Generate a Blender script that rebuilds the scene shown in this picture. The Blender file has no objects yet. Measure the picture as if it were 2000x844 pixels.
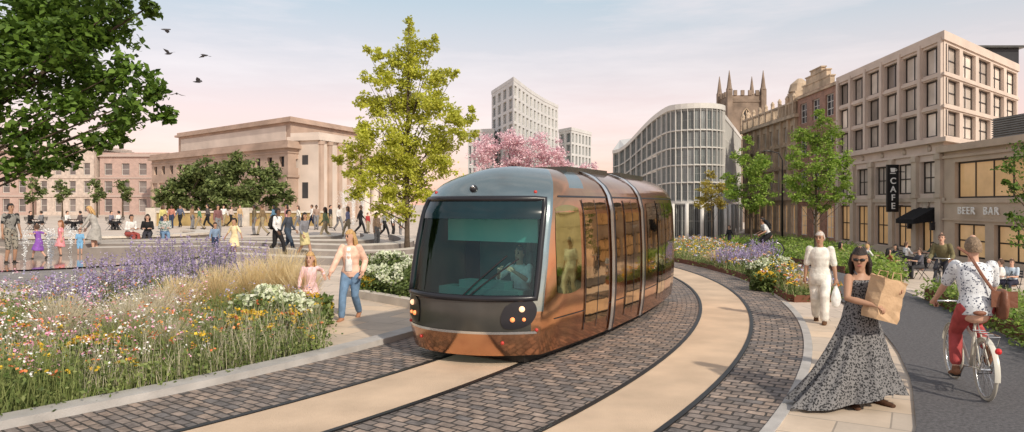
import bpy, math, random
import numpy as np
from mathutils import Vector as V, Matrix
RD=random.Random(7); rng=np.random.default_rng(5)
SC=bpy.context.scene; COL=SC.collection
pi=math.pi; rad=math.radians
F=1400.; EH=2.2
CX,CY=-22.2,22.0
def S(t):
    t=max(0.,min(1.,t)); return t*t*(3-2*t)
def zg(x,y):
    r=math.hypot(max(x-CX,0),min(y-CY,0))
    return .5*S((18-r)/7)-.9*S((r-31.8)/6)
def W(px,py,Y): return V(((px-1000)/F*Y,Y,EH-(py-400)/F*Y))
def PX(px,Y): return (px-1000)/F*Y
# ---------------------------------------------------------------- materials
def nt(name):
    m=bpy.data.materials.new(name); m.use_nodes=True
    t=m.node_tree; return m,t,t.nodes['Principled BSDF'],t.nodes,t.links
def mat(name,c,r=.65,me=0,var=.2,sc=2.,c2=None,src='noise',bump=0,bsc=25,trl=0,spec=.4):
    m,t,b,n,l=nt(name)
    b.inputs['Roughness'].default_value=r; b.inputs['Metallic'].default_value=me
    b.inputs['Specular IOR Level'].default_value=spec
    tc=n.new('ShaderNodeTexCoord'); nz=n.new('ShaderNodeTexNoise'); nz.inputs['Scale'].default_value=sc; nz.inputs['Detail'].default_value=5
    l.new(tc.outputs['Object'],nz.inputs['Vector'])
    col=n.new('ShaderNodeVectorMath'); col.operation='MULTIPLY_ADD'
    c2=c2 or c
    col.inputs[1].default_value=[c2[i]-c[i] for i in range(3)]; col.inputs[2].default_value=c
    if src=='island': s=n.new('ShaderNodeNewGeometry').outputs['Random Per Island']
    elif src=='object': s=n.new('ShaderNodeObjectInfo').outputs['Random']
    else:
        q=n.new('ShaderNodeMapRange'); q.inputs[1].default_value=.35; q.inputs[2].default_value=.65
        l.new(nz.outputs['Fac'],q.inputs[0]); s=q.outputs[0]
    l.new(s,col.inputs[0])
    mr=n.new('ShaderNodeMapRange'); mr.inputs[1].default_value=.3; mr.inputs[2].default_value=.7
    mr.inputs[3].default_value=1-var; mr.inputs[4].default_value=1+var
    l.new(nz.outputs['Fac'],mr.inputs[0])
    sc_=n.new('ShaderNodeVectorMath'); sc_.operation='SCALE'
    l.new(col.outputs[0],sc_.inputs[0]); l.new(mr.outputs[0],sc_.inputs['Scale'])
    l.new(sc_.outputs[0],b.inputs['Base Color'])
    if bump:
        n2=n.new('ShaderNodeTexNoise'); n2.inputs['Scale'].default_value=bsc; n2.inputs['Detail'].default_value=4
        l.new(tc.outputs['Object'],n2.inputs['Vector'])
        bp=n.new('ShaderNodeBump'); bp.inputs['Strength'].default_value=bump; bp.inputs['Distance'].default_value=.03
        l.new(n2.outputs['Fac'],bp.inputs['Height']); l.new(bp.outputs[0],b.inputs['Normal'])
    if trl:
        tr=n.new('ShaderNodeBsdfTranslucent'); mx=n.new('ShaderNodeMixShader'); mx.inputs[0].default_value=trl
        l.new(sc_.outputs[0],tr.inputs['Color']); l.new(b.outputs[0],mx.inputs[1]); l.new(tr.outputs[0],mx.inputs[2])
        l.new(mx.outputs[0],n['Material Output'].inputs[0])
    return m
def brick(name,c1,c2,mo,bw,bh,ms=.01,uv=1,r=.75,var=.25,bump=.5,off=.5,sc=1.5,dis=0):
    m,t,b,n,l=nt(name); b.inputs['Roughness'].default_value=r
    tc=n.new('ShaderNodeTexCoord'); vec=tc.outputs['UV' if uv else 'Object']; v0=vec
    if dis:
        nd=n.new('ShaderNodeTexNoise'); nd.inputs['Scale'].default_value=5; nd.inputs['Detail'].default_value=2; l.new(vec,nd.inputs['Vector'])
        md=n.new('ShaderNodeVectorMath'); md.operation='MULTIPLY_ADD'; md.inputs[1].default_value=(dis,dis,dis); l.new(nd.outputs['Color'],md.inputs[0]); l.new(vec,md.inputs[2]); vec=md.outputs[0]
    br=n.new('ShaderNodeTexBrick'); br.offset=off
    for k,v in (('Color1',c1+(1,)),('Color2',c2+(1,)),('Mortar',mo+(1,)),('Scale',1),('Mortar Size',ms),('Brick Width',bw),('Row Height',bh),('Mortar Smooth',.3),('Bias',0)):
        br.inputs[k].default_value=v
    l.new(vec,br.inputs['Vector'])
    nz=n.new('ShaderNodeTexNoise'); nz.inputs['Scale'].default_value=sc; nz.inputs['Detail'].default_value=6; nz.inputs['Roughness'].default_value=.7; l.new(v0,nz.inputs['Vector'])
    mr=n.new('ShaderNodeMapRange'); mr.inputs[1].default_value=.3; mr.inputs[2].default_value=.7; mr.inputs[3].default_value=1-var; mr.inputs[4].default_value=1+var
    l.new(nz.outputs['Fac'],mr.inputs[0])
    s=n.new('ShaderNodeVectorMath'); s.operation='SCALE'; l.new(br.outputs['Color'],s.inputs[0]); l.new(mr.outputs[0],s.inputs['Scale'])
    l.new(s.outputs[0],b.inputs['Base Color'])
    h=n.new('ShaderNodeMath'); h.operation='MULTIPLY_ADD'; h.inputs[1].default_value=-1; l.new(br.outputs['Fac'],h.inputs[0]); l.new(nz.outputs['Fac'],h.inputs[2])
    bp=n.new('ShaderNodeBump'); bp.inputs['Strength'].default_value=bump; bp.inputs['Distance'].default_value=.02
    l.new(h.outputs[0],bp.inputs['Height']); l.new(bp.outputs[0],b.inputs['Normal'])
    return m
def glassmat(name,c,c2,r=.06,spec=.5):
    return mat(name,c,r=r,var=.35,sc=.5,c2=c2,src='object',spec=spec)
def emit(name,c,s):
    m,t,b,n,l=nt(name); b.inputs['Base Color'].default_value=c+(1,); b.inputs['Emission Color'].default_value=c+(1,); b.inputs['Emission Strength'].default_value=s
    return m
CL={}
def cloth(c):
    if not isinstance(c,tuple): return c
    if c not in CL: CL[c]=mat('cloth',c,r=.85,var=.22,sc=9,bump=.35,bsc=14,spec=.2)
    return CL[c]
def spotcloth(name,a,b_,sc,th,vor=1):
    m,t,b,n,l=nt(name); b.inputs['Roughness'].default_value=.85
    tc=n.new('ShaderNodeTexCoord'); tx=n.new('ShaderNodeTexVoronoi' if vor else 'ShaderNodeTexNoise'); tx.inputs['Scale'].default_value=sc
    nz=n.new('ShaderNodeTexNoise'); nz.inputs['Scale'].default_value=sc*1.5
    av=n.new('ShaderNodeVectorMath'); av.operation='MULTIPLY_ADD'; av.inputs[1].default_value=(1.5/sc,1.5/sc,1.5/sc)
    l.new(tc.outputs['Object'],nz.inputs['Vector']); l.new(nz.outputs['Color'],av.inputs[0]); l.new(tc.outputs['Object'],av.inputs[2]); l.new(av.outputs[0],tx.inputs['Vector'])
    rp=n.new('ShaderNodeValToRGB'); rp.color_ramp.elements[0].color=a+(1,); rp.color_ramp.elements[1].color=b_+(1,)
    rp.color_ramp.elements[0].position=th-.03; rp.color_ramp.elements[1].position=th+.03
    l.new(tx.outputs[0],rp.inputs[0]); l.new(rp.outputs[0],b.inputs['Base Color'])
    return m
# ---------------------------------------------------------------- mesh helpers
def tag(o,label=None,cat=None,group=None,kind=None):
    if label: o['label']=label
    if cat: o['category']=cat
    if group: o['group']=group
    if kind: o['kind']=kind
    return o
def thing(name,label,cat,loc=(0,0,0),rz=0,group=None):
    o=bpy.data.objects.new(name,None); COL.objects.link(o); o.location=loc; o.rotation_euler=(0,0,rz); o.empty_display_size=.2
    return tag(o,label,cat,group)
class MB:
    def __init__(s): s.v=[];s.f=[];s.m=[];s.uv=[]
    def add(s,v,f,m=0,uv=None):
        b=len(s.v); s.v+=[tuple(p) for p in v]
        for k,q in enumerate(f): s.f.append([i+b for i in q]); s.m.append(m); s.uv.append(uv[k] if uv else None)
    def hexa(s,x0,x1,y0,y1,z0,z1,m=0,fn=None):
        fn=fn or (lambda a,b,c:(a,b,c))
        v=[fn(a,b,c) for c in (z0,z1) for (a,b) in ((x0,y0),(x1,y0),(x1,y1),(x0,y1))]
        s.add(v,[(3,2,1,0),(4,5,6,7),(0,1,5,4),(1,2,6,5),(2,3,7,6),(3,0,4,7)],m)
    def prism(s,poly,z0,z1,m=0):
        n=len(poly); v=[(p[0],p[1],z0) for p in poly]+[(p[0],p[1],z1) for p in poly]
        s.add(v,[list(range(n))[::-1],list(range(n,2*n))]+[(i,(i+1)%n,n+(i+1)%n,n+i) for i in range(n)],m)
    def loft(s,P,R,side=(0,1,0),n=10,m=0,rnd=1):
        P=[V(p) for p in P]; R=[r if isinstance(r,tuple) else (r,r) for r in R]
        if rnd:
            t=(P[0]-P[1]).normalized(); r=min(R[0]); t2=(P[-1]-P[-2]).normalized(); r2=min(R[-1])
            P=[P[0]+t*r*.9,P[0]+t*r*.6]+P+[P[-1]+t2*r2*.6,P[-1]+t2*r2*.9]
            R=[(R[0][0]*.4,R[0][1]*.4),(R[0][0]*.8,R[0][1]*.8)]+R+[(R[-1][0]*.8,R[-1][1]*.8),(R[-1][0]*.4,R[-1][1]*.4)]
        side=V(side); vs=[]; k=len(P)
        for i in range(k):
            t=(P[min(i+1,k-1)]-P[max(i-1,0)]).normalized()
            a=side-t*side.dot(t)
            if a.length<.15: a=V((1,0,0))-t*t.x
            if a.length<.15: a=V((0,0,1))-t*t.z
            a.normalize(); b=t.cross(a)
            for j in range(n):
                q=2*pi*j/n; vs.append(P[i]+a*(R[i][0]*math.cos(q))+b*(R[i][1]*math.sin(q)))
        fs=[(i*n+j,i*n+(j+1)%n,(i+1)*n+(j+1)%n,(i+1)*n+j) for i in range(k-1) for j in range(n)]
        fs+=[list(range(n))[::-1],[(k-1)*n+j for j in range(n)]]
        s.add(vs,fs,m)
    def tube(s,P,r,n=6,m=0): s.loft(P,[r]*len(P) if not isinstance(r,list) else r,n=n,m=m,rnd=0)
    def lathe(s,prof,c=(0,0,0),n=12,m=0,fn=None):
        vs=[];k=len(prof)
        for r,z in prof:
            for j in range(n):
                q=2*pi*j/n; p=(r*math.cos(q),r*math.sin(q),z); p=fn(*p) if fn else p; vs.append((p[0]+c[0],p[1]+c[1],p[2]+c[2]))
        s.add(vs,[(i*n+j,i*n+(j+1)%n,(i+1)*n+(j+1)%n,(i+1)*n+j) for i in range(k-1) for j in range(n)]+[list(range(n))[::-1],[(k-1)*n+j for j in range(n)]],m)
    def torus(s,c,R,r,n=28,k=8,m=0):   # axis y
        vs=[]
        for i in range(n):
            a=2*pi*i/n
            for j in range(k):
                b=2*pi*j/k; q=R+r*math.cos(b); vs.append((c[0]+q*math.cos(a),c[1]+r*math.sin(b),c[2]+q*math.sin(a)))
        s.add(vs,[(i*k+j,((i+1)%n)*k+j,((i+1)%n)*k+(j+1)%k,i*k+(j+1)%k) for i in range(n) for j in range(k)],m)
    def ball(s,c,r,n=8,m=0,sx=1,sy=1,sz=1):
        s.lathe([(r*math.sin(pi*i/6+.02),-r*math.cos(pi*i/6)) for i in range(7)],(0,0,0),n,m,lambda x,y,z:(x*sx+c[0],y*sy+c[1],z*sz+c[2]))
    def mesh(s,name='m'):
        me=bpy.data.meshes.new(name); me.from_pydata(s.v,[],s.f); return me
    def build(s,name,mats,parent=None,smooth=0,w=0,k=1.,**t):
        if not isinstance(mats,(list,tuple)): mats=[mats]
        if w and parent is not None:
            b=parent.location; s.v=[(p[0]-b[0],p[1]-b[1],p[2]-b[2]) for p in s.v]
        if k!=1: s.v=[(p[0]*k,p[1]*k,p[2]*k) for p in s.v]
        me=s.mesh(name)
        for mm in mats: me.materials.append(mm)
        me.polygons.foreach_set('material_index',s.m)
        if smooth: me.polygons.foreach_set('use_smooth',[True]*len(s.f))
        if any(u is not None for u in s.uv):
            L=me.uv_layers.new(name='UVMap'); i=0
            for u,f in zip(s.uv,s.f):
                for q in range(len(f)):
                    if u: L.data[i].uv=u[q]
                    i+=1
        me.update()
        o=bpy.data.objects.new(name,me); COL.objects.link(o)
        if parent is not None: o.parent=parent
        return tag(o,**t)
def npmesh(name,verts,n,mats,parent=None,mi=None,w=0,**t):
    verts=np.asarray(verts,dtype=np.float32).reshape(-1,3); N=len(verts)//n
    if w and parent is not None: verts=verts-np.array(parent.location,dtype=np.float32)
    me=bpy.data.meshes.new(name); me.vertices.add(N*n); me.vertices.foreach_set('co',verts.ravel())
    me.loops.add(N*n); me.loops.foreach_set('vertex_index',np.arange(N*n,dtype=np.int32))
    me.polygons.add(N); me.polygons.foreach_set('loop_start',np.arange(0,N*n,n,dtype=np.int32))
    for m in (mats if isinstance(mats,list) else [mats]): me.materials.append(m)
    if mi is not None: me.polygons.foreach_set('material_index',np.asarray(mi,dtype=np.int32))
    me.update(calc_edges=True)
    o=bpy.data.objects.new(name,me); COL.objects.link(o)
    if parent is not None: o.parent=parent
    return tag(o,**t)
def unit(a): return a/(np.linalg.norm(a,axis=1,keepdims=True)+1e-9)
def quads(c,size,up=.3,asp=.6):
    c=np.asarray(c); N=len(c); n=rng.normal(size=(N,3)); n[:,2]=np.abs(n[:,2])+up; n=unit(n)
    a=unit(np.cross(n,rng.normal(size=(N,3)))); b=np.cross(n,a)
    s=(np.asarray(size)*rng.uniform(.65,1.3,N))[:,None]
    return np.stack([c-a*s,c-b*s*asp,c+a*s,c+b*s*asp],1).reshape(-1,3)
def ribbons(base,h,out,w,segs=3):
    base=np.asarray(base); N=len(base); h=np.broadcast_to(np.asarray(h,dtype=float),(N,))
    a=rng.uniform(0,2*pi,N); sd=np.stack([np.cos(a),np.sin(a),np.zeros(N)],1)*np.broadcast_to(np.asarray(w,dtype=float),(N,))[:,None]
    def P(t): 
        q=base.copy(); q[:,:2]+=out*(t**1.8); q[:,2]+=h*(t-.25*t*t*np.minimum(np.linalg.norm(out,axis=1)/np.maximum(h,.01),1.5)); return q
    r=[]
    for i in range(segs):
        t0,t1=i/segs,(i+1)/segs; p,q=P(t0),P(t1); w0,w1=1-.75*t0,1-.75*t1
        r.append(np.stack([p-sd*w0,p+sd*w0,q+sd*w1,q-sd*w1],1))
    return np.concatenate(r).reshape(-1,3)
def remesh(mb,vox,it=2):
    me=mb.mesh('t'); o=bpy.data.objects.new('t',me); COL.objects.link(o)
    md=o.modifiers.new('r','REMESH'); md.mode='VOXEL'; md.voxel_size=vox
    sm=o.modifiers.new('s','SMOOTH'); sm.factor=.5; sm.iterations=it
    dg=bpy.context.evaluated_depsgraph_get(); m2=bpy.data.meshes.new_from_object(o.evaluated_get(dg))
    bpy.data.objects.remove(o)
    r=MB(); r.add([v.co[:] for v in m2.vertices],[list(p.vertices) for p in m2.polygons]); bpy.data.meshes.remove(m2)
    return r
# ---------------------------------------------------------------- people
SKA=mat('skin_light',(.6,.36,.26),r=.5,var=.08); SKB=mat('skin_tan',(.42,.24,.155),r=.5,var=.08); SKC=mat('skin_dark',(.13,.07,.045),r=.5,var=.08)
DARK=mat('dark',(.015,.013,.012),r=.4,var=.1); LIP=mat('lip',(.4,.13,.11),r=.5,var=.1)
def ik(a,t,l1,l2,pole):
    d=t-a; u=d.normalized(); L=min(d.length,(l1+l2)*.995); x=(l1*l1-l2*l2+L*L)/(2*L); h=math.sqrt(max(l1*l1-x*x,0))
    p=V(pole); p=p-u*p.dot(u); p=p.normalized() if p.length>1e-3 else V((0,0,1))
    return a+u*x+p*h, a+u*L
def cut(P,R,f):
    L=[(P[i+1]-P[i]).length for i in range(len(P)-1)]; T=sum(L)*f; p=[P[0]];r=[R[0]]
    for i,l in enumerate(L):
        if T<=l+1e-6:
            k=T/l; p.append(P[i].lerp(P[i+1],k)); r.append(R[i]+(R[i+1]-R[i])*k); break
        p.append(P[i+1]); r.append(R[i+1]); T-=l
    return p,r
POSE={'stand':dict(hip=(0,.95),lf=(.03,.1,.08),rf=(-.02,-.1,.08),lh=(.06,.27,.83),rh=(.06,-.27,.83),lean=2),
 'walk':dict(hip=(0,.925),lf=(.3,.07,.09),rf=(-.33,-.07,.16),lh=(-.14,.26,.87),rh=(.2,-.26,.9),lean=4),
 'walk2':dict(hip=(0,.925),rf=(.3,-.07,.09),lf=(-.33,.07,.16),rh=(-.14,-.26,.87),lh=(.2,.26,.9),lean=4),
 'sit':dict(hip=(0,.55),lf=(.45,.11,.08),rf=(.4,-.12,.08),lh=(.36,.12,.74),rh=(.33,-.14,.74),lean=6)}
def hand(mb,w,d,pn,sg,curl):
    d=d.normalized(); pn=(pn-d*pn.dot(d)).normalized(); a=d.cross(pn)
    for i,L in enumerate((.072,.082,.077,.06)):
        p=w+d*.085+a*((i-1.5)*.0205*sg); P=[p-d*.02]; ang=0
        for k,q in enumerate((.45,.32,.23)):
            ang+=curl*(.5,.8,.6)[k]; P.append(P[-1]+(d*math.cos(ang)+pn*math.sin(ang))*(L*q+(.02 if k==0 else 0)))
        mb.loft(P,[.0095,.009,.0085,.007],n=5)
    th=[w+d*.02-a*.025*sg,w+d*.05-a*.05*sg+pn*.01,w+d*.085-a*.052*sg+pn*.03]
    mb.loft(th,[.012,.011,.008],n=5)
def person(label,x,y,face,h=1.7,fem=0,kid=0,skin=SKA,top=((.8,.8,.8),.4),bot=('trousers',(.03,.03,.05),1.),hair=('short',(.05,.03,.02)),shoe=(.04,.035,.03),
           pose='stand',hd=(0,0),z=None,near=0,group=None,curl=.5,wl=None,wr=None,loose=0,kn=(1,0,0),lel=(-1,.35,-.2),rel=(-1,-.35,-.2),fy=(0,0),eyes=1,**ov):
    p=dict(POSE[pose]); p.update(ov); s=h/1.75
    z=zg(x,y) if z is None else z
    root=thing('person',label,'person',(x,y,z),rad(face),group)
    Mi=(Matrix.Translation((x,y,z))@Matrix.Rotation(rad(face),4,'Z')).inverted()
    ln=rad(p['lean']); up=V((math.sin(ln),0,math.cos(ln))); Y=V((0,1,0))
    pel=V((p['hip'][0],0,p['hip'][1])); sw=.16 if fem else .18
    LH=(Mi@V(wl))/s if wl else V(p['lh']); RH=(Mi@V(wr))/s if wr else V(p['rh'])
    arms=[];legs=[]
    for sg,t,el in ((1,LH,lel),(-1,RH,rel)):
        a=pel+up*.455+Y*(sw*sg); e,w=ik(a,t,.29,.255,el); arms.append([a,e,w])
    for sg,t in ((1,p['lf']),(-1,p['rf'])):
        a=pel+Y*(.09*sg)-up*.02; k,w=ik(a,V(t),.44,.42,kn); legs.append([a,k,w])
    vx=.011 if near else .019; nn=14 if near else 9
    b=MB()
    wd=.92 if fem else 1.
    TR=[(-.1,.135,.095),(0,.165 if fem else .155,.115),(.13,.128*wd,.095),(.3,.158*wd,.115),(.4,.16*wd,.1),(.455,.13*wd,.08),(.495,.06,.058)]
    b.loft([pel+up*q[0] for q in TR],[(q[1],q[2]) for q in TR],n=nn+2)
    hp,hy=rad(hd[0]),rad(hd[1]); hs=1+.28*kid
    hx=V((math.cos(hy)*math.cos(hp),math.sin(hy)*math.cos(hp),-math.sin(hp))); hz=V((math.cos(hy)*math.sin(hp),math.sin(hy)*math.sin(hp),math.cos(hp))); hyv=hz.cross(hx)
    nb=pel+up*.48; hc=pel+up*.535+hz*.125*hs
    def hl(a,c,d): return hc+(hx*a+hyv*c+hz*d)*hs
    b.loft([nb,nb.lerp(hc,.5),hl(-.01,0,-.05)],[.056,.052,.052],n=nn)
    HR=[(-.12,.028,.03,.05),(-.1,.047,.05,.035),(-.05,.063,.082,.008),(0,.07,.092,0),(.05,.074,.096,-.005),(.09,.06,.078,-.008),(.113,.034,.044,-.008)]
    b.loft([hl(q[3],0,q[0]) for q in HR],[(q[1]*hs,q[2]*hs) for q in HR],side=hyv,n=nn+2)
    b.loft([hl(.088,0,.02),hl(.104,0,-.022)],[.009*hs,.015*hs],n=6)
    for sg in (1,-1): b.loft([hl(-.005,.073*sg,.02),hl(-.008,.077*sg,-.022)],[.014*hs,.012*hs],n=6)
    arad=[.046,.04,.027]
    for A in arms:
        a,e,w=A; b.loft([a,a.lerp(e,.5),e,e.lerp(w,.35),w],[.047,.044,.038,.038,.026],n=nn)
        d=(w-e).normalized(); b.loft([w,w+d*.04,w+d*.085],[(.027,.018),(.04,.019),(.042,.016)],side=(0,1,.2),n=8)
    for A in legs:
        a,e,w=A; b.loft([a,a.lerp(e,.5),e,e.lerp(w,.35),w],[.09,.076,.055,.056,.036],n=nn)
        b.loft([w,w-V((0,0,.04))],[.036,.036],n=8)
    b=remesh(b,vx)
    for A,sg in ((arms[0],1),(arms[1],-1)):
        a,e,w=A; d=(w-e).normalized(); hand(b,w,d,V((0.05,-sg,0.)) if abs(d.z)>.5 else V((0,-.3*sg,-1)),sg,curl)
    if near or h*F/y>75:
        for sg in (1,-1):
            if eyes: b.ball(hl(.083,.031*sg,.012),.012*hs,6,1); b.loft([hl(.087,.045*sg,.034),hl(.093,.018*sg,.036)],[.005,.005],n=5,m=1)
        b.loft([hl(.086,.022,-.06),hl(.094,0,-.059),hl(.086,-.022,-.06)],[.006,.008,.006],n=5,m=2)
    b.build('body',[skin,DARK,LIP],root,1,k=s)
    off=.016+loose
    if top:
        t=MB(); T2=[(q[0],q[1]+off,q[2]+off) for q in TR]
        if top[1]<=0: T2=T2[:-2]+[(.43,.13*wd+off,.08+off)]
        t.loft([pel+up*q[0] for q in T2],[(q[1],q[2]) for q in T2],n=nn+2,rnd=0)
        if top[1]>0:
            for A in arms:
                P,Rr=cut(A,[r+off*.8 for r in arad],top[1]); t.loft(P,Rr,n=nn)
        if len(top)>2 and top[2]=='dress':
            kc=(legs[0][1]+legs[1][1])/2; hem=pel.lerp(kc,1.) if len(top)<4 else pel.lerp((legs[0][2]+legs[1][2])/2,top[3])
            t.loft([pel+up*.12,pel-up*.03,pel.lerp(hem,.5),hem],[(.14,.11),(.19,.14),(.23,.2),(.29,.26)],n=16,rnd=0)
        t=remesh(t,vx,3) if top[1]>0 else t
        t.build('shirt' if len(top)<3 else 'dress',cloth(top[0]),root,1,k=s)
    if bot:
        t=MB(); kind,c,fr=bot; o2=.014+(.012 if kind=='loose' else 0)
        t.loft([pel+up*.1,pel,pel-up*.08],[(.145+o2,.1+o2),(.165+o2,.118+o2),(.15+o2,.105+o2)],n=nn+2,rnd=0)
        if kind=='skirt':
            kc=(legs[0][1]+legs[1][1])/2; t.loft([pel,pel.lerp(kc,.5*fr),pel.lerp(kc,fr)],[(.185,.13),(.2,.16),(.2,.18)],n=14,rnd=0)
        else:
            for A in legs:
                P,Rr=cut([A[0],A[0].lerp(A[1],.5),A[1],A[1].lerp(A[2],.4),A[2]],[.09+o2,.08+o2,.058+o2,.058+o2,.044+o2*1.3],fr); t.loft(P,Rr,n=nn)
        remesh(t,vx,3).build({'skirt':'skirt','shorts':'shorts'}.get(kind,'trousers'),cloth(c),root,1,k=s)
    for i,A in enumerate(legs):
        t=MB(); w=A[2]; sh=(A[2]-A[1]).normalized(); g=V((1,0,0)); g=g-sh*g.dot(sh); g.normalize()
        g=(g*.8+V((1,0,0))*.4) if p['hip'][1]>.7 and w.z<.12 else g
        if w.z<.12: g=V((1,0,0))
        g=Matrix.Rotation(rad(fy[i]),3,'Z')@g; g.normalize(); dn=V((0,0,-1)) if w.z<.12 else (sh-g*sh.dot(g)).normalized()
        t.loft([w-g*.055+dn*.045,w+dn*.04,w+g*.09+dn*.05,w+g*.165+dn*.056],[(.034,.034),(.04,.042),(.046,.03),(.036,.022)],n=9); t.loft([w+dn*-.01,w+dn*.04],[.042,.044],n=9)
        t.build('shoe',cloth(shoe),root,1,k=s)
    if hair:
        t=MB(); st,hcx=hair[:2]; n1,n2=14,20; vs=[];keep=[]
        for i in range(n1+1):
            for j in range(n2):
                th=pi*i/n1; ph=2*pi*j/n2; dx,dy,dz=math.sin(th)*math.cos(ph),math.sin(th)*math.sin(ph),math.cos(th)
                k=1+RD.uniform(-.025,.04)*(2 if st in('curly','long') else 1); g=1.13 if st!='short' else 1.07
                vs.append(hl(-.008+dx*.102*g*k,dy*.08*g*k,.0+dz*.122*g*k)); keep.append((dx,dy,dz))
        fs=[]
        lo={'short':-.35,'bun':-.2,'long':-.75,'curly':-.75}[st]
        for i in range(n1):
            for j in range(n2):
                q=(i*n2+j,i*n2+(j+1)%n2,(i+1)*n2+(j+1)%n2,(i+1)*n2+j)
                m=[sum(keep[a][c] for a in q)/4 for c in range(3)]
                fr=m[0]>(.28 if st=='short' else .1) and m[2]<.42
                if fr or m[2]<lo or (m[2]<-.05 and m[0]>-.05): continue
                fs.append(q)
        us_=sorted({a for q in fs for a in q}); ix={a:i for i,a in enumerate(us_)}
        t.add([vs[a] for a in us_],[tuple(ix[a] for a in q) for q in fs])
        if st in('long','curly'):
            t.loft([hl(-.06,0,.03),hl(-.085,0,-.08),hl(-.09,0,-.17),hl(-.085,0,-.25)],[(.078*hs,.045),(.1*hs,.05),(.1*hs,.045),(.06,.025)],side=hyv,n=12)
            for sg in (1,-1): t.loft([hl(-.02,.078*sg,.04),hl(-.035,.095*sg,-.06),hl(-.03,.092*sg,-.17)],[.02,.03,.018],n=8)
        if st=='bun': t.ball(hl(-.12,0,.05),.045,10)
        t.build('hair',mat('hair',hcx,r=.55,var=.35,sc=40,bump=.6,bsc=60),root,1,k=s)
    return dict(root=root,s=s,hl=hl,pel=pel,up=up,arms=arms,legs=legs)
BLK=(.02,.02,.022); GRY=(.2,.2,.21); NAVY=(.03,.045,.09); DEN=(.16,.26,.4); WHT=(.75,.74,.72)
BRN=(.09,.05,.03); BLD=(.55,.34,.14); HBK=(.015,.012,.01); OLV=(.11,.1,.05); KHA=(.3,.25,.17)
# foreground right: woman with paper bag
LEO=spotcloth('leopard',(.014,.014,.016),(.19,.185,.185),46,.45)
WX,WY=3.86,7.95
wm=person('woman in long leopard print dress and sunglasses carrying a brown paper bag',WX,WY,-72,1.74,1,skin=SKB,top=(LEO,0),bot=None,hair=('long',(.025,.016,.012)),near=1,hd=(8,-48),eyes=0,
   lf=(.13,.14,.08),rf=(.12,-.22,.08),rh=(.35,-.17,1.15),lh=(.33,.2,1.3),rel=(-.2,-1,-.6),lel=(-.3,1,-.6),curl=1.,fy=(10,-25),lean=0,shoe=(.1,.05,.03))
t=MB(); vs=[];n=120;k=18
for i in range(k):
    q=i/(k-1); z=1.14-1.04*q
    for j in range(n):
        a=2*pi*j/n; e=q**1.2; r=.155+.2*e
        fo=1.02+(.13*(1+math.sin(6*a+2.2*q))+.09*(1+math.sin(11*a+2+3*q))+.05*(1+math.sin(19*a-2*q)))*q**.8
        lf=max(0,-math.sin(a)); ft=max(0,math.cos(a-.2))
        ry=r*fo*(1+.95*e*lf); rx=max(r*.8*fo,.15+.09*q)
        vs.append((rx*math.cos(a)+.04*e,-.05*e*e+ry*math.sin(a),z+q*q*(.03*math.sin(3*a+1)+.06*ft-.05*lf)))
t.add(vs,[(i*n+j,i*n+(j+1)%n,(i+1)*n+(j+1)%n,(i+1)*n+j) for i in range(k-1) for j in range(n)])
t.build('skirt',LEO,wm['root'],1,k=wm['s'])
t=MB(); hl=wm['hl']
for sg in (1,-1): t.loft([hl(.097,.022*sg,.008),hl(.092,.044*sg,.008)],[.018,.017],side=(0,0,1),n=10); t.loft([hl(.09,.05*sg,.014),hl(0,.079*sg,.012)],[.002,.002],n=5)
t.loft([hl(.1,.024,.014),hl(.1,-.024,.014)],[.003,.003],n=5)
t.build('sunglasses',DARK,wm['root'],1,k=wm['s'])
for sg in (1,-1): 
    t=MB(); t.loft([(.09,.06*sg,1.3),(.06,.045*sg,1.4),(-.02,.055*sg,1.47)],[(.02,.01)]*3,n=6)
    t.build('strap',LEO,wm['root'],1,k=wm['s'])
PAPER=mat('paper',(.52,.35,.21),r=.8,var=.15,sc=5,bump=.9,bsc=8)
pb=thing('paper_bag','brown paper shopping bag hugged by the woman in the leopard print dress',"bag",(WX+.06,WY-.3,.97),rad(-66)); pb.rotation_euler=(rad(-14),rad(5),rad(-66))
t=MB()
prof=[(0,1.),(.06,1.04),(.13,.99),(.2,1.03),(.28,.97),(.36,1.02),(.42,1.0),(.47,1.06)]
vs=[]; o8=((-.09,-.17),(-.115,0),(-.09,.17),(0,.185),(.09,.17),(.115,0),(.09,-.17),(0,-.185))
for i,(z,kx) in enumerate(prof):
    for j,(a,b) in enumerate(o8): vs.append((a*kx+RD.uniform(-.012,.012),b*kx+RD.uniform(-.012,.012),z+(RD.uniform(-.035,.035) if z>.45 else 0)))
t.add(vs,[(i*8+j,i*8+(j+1)%8,i*8+8+(j+1)%8,i*8+8+j) for i in range(len(prof)-1) for j in range(8)]+[tuple(range(8))]); t.build('bag_body',PAPER,pb)
for sg in (-.05,.05): 
    t=MB(); t.tube([(sg*1.8,-.08,.45),(sg*1.6,-.07,.52),(sg*1.5,.05,.53),(sg*1.8,.07,.45)],.006); t.build('handle',PAPER,pb)
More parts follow.
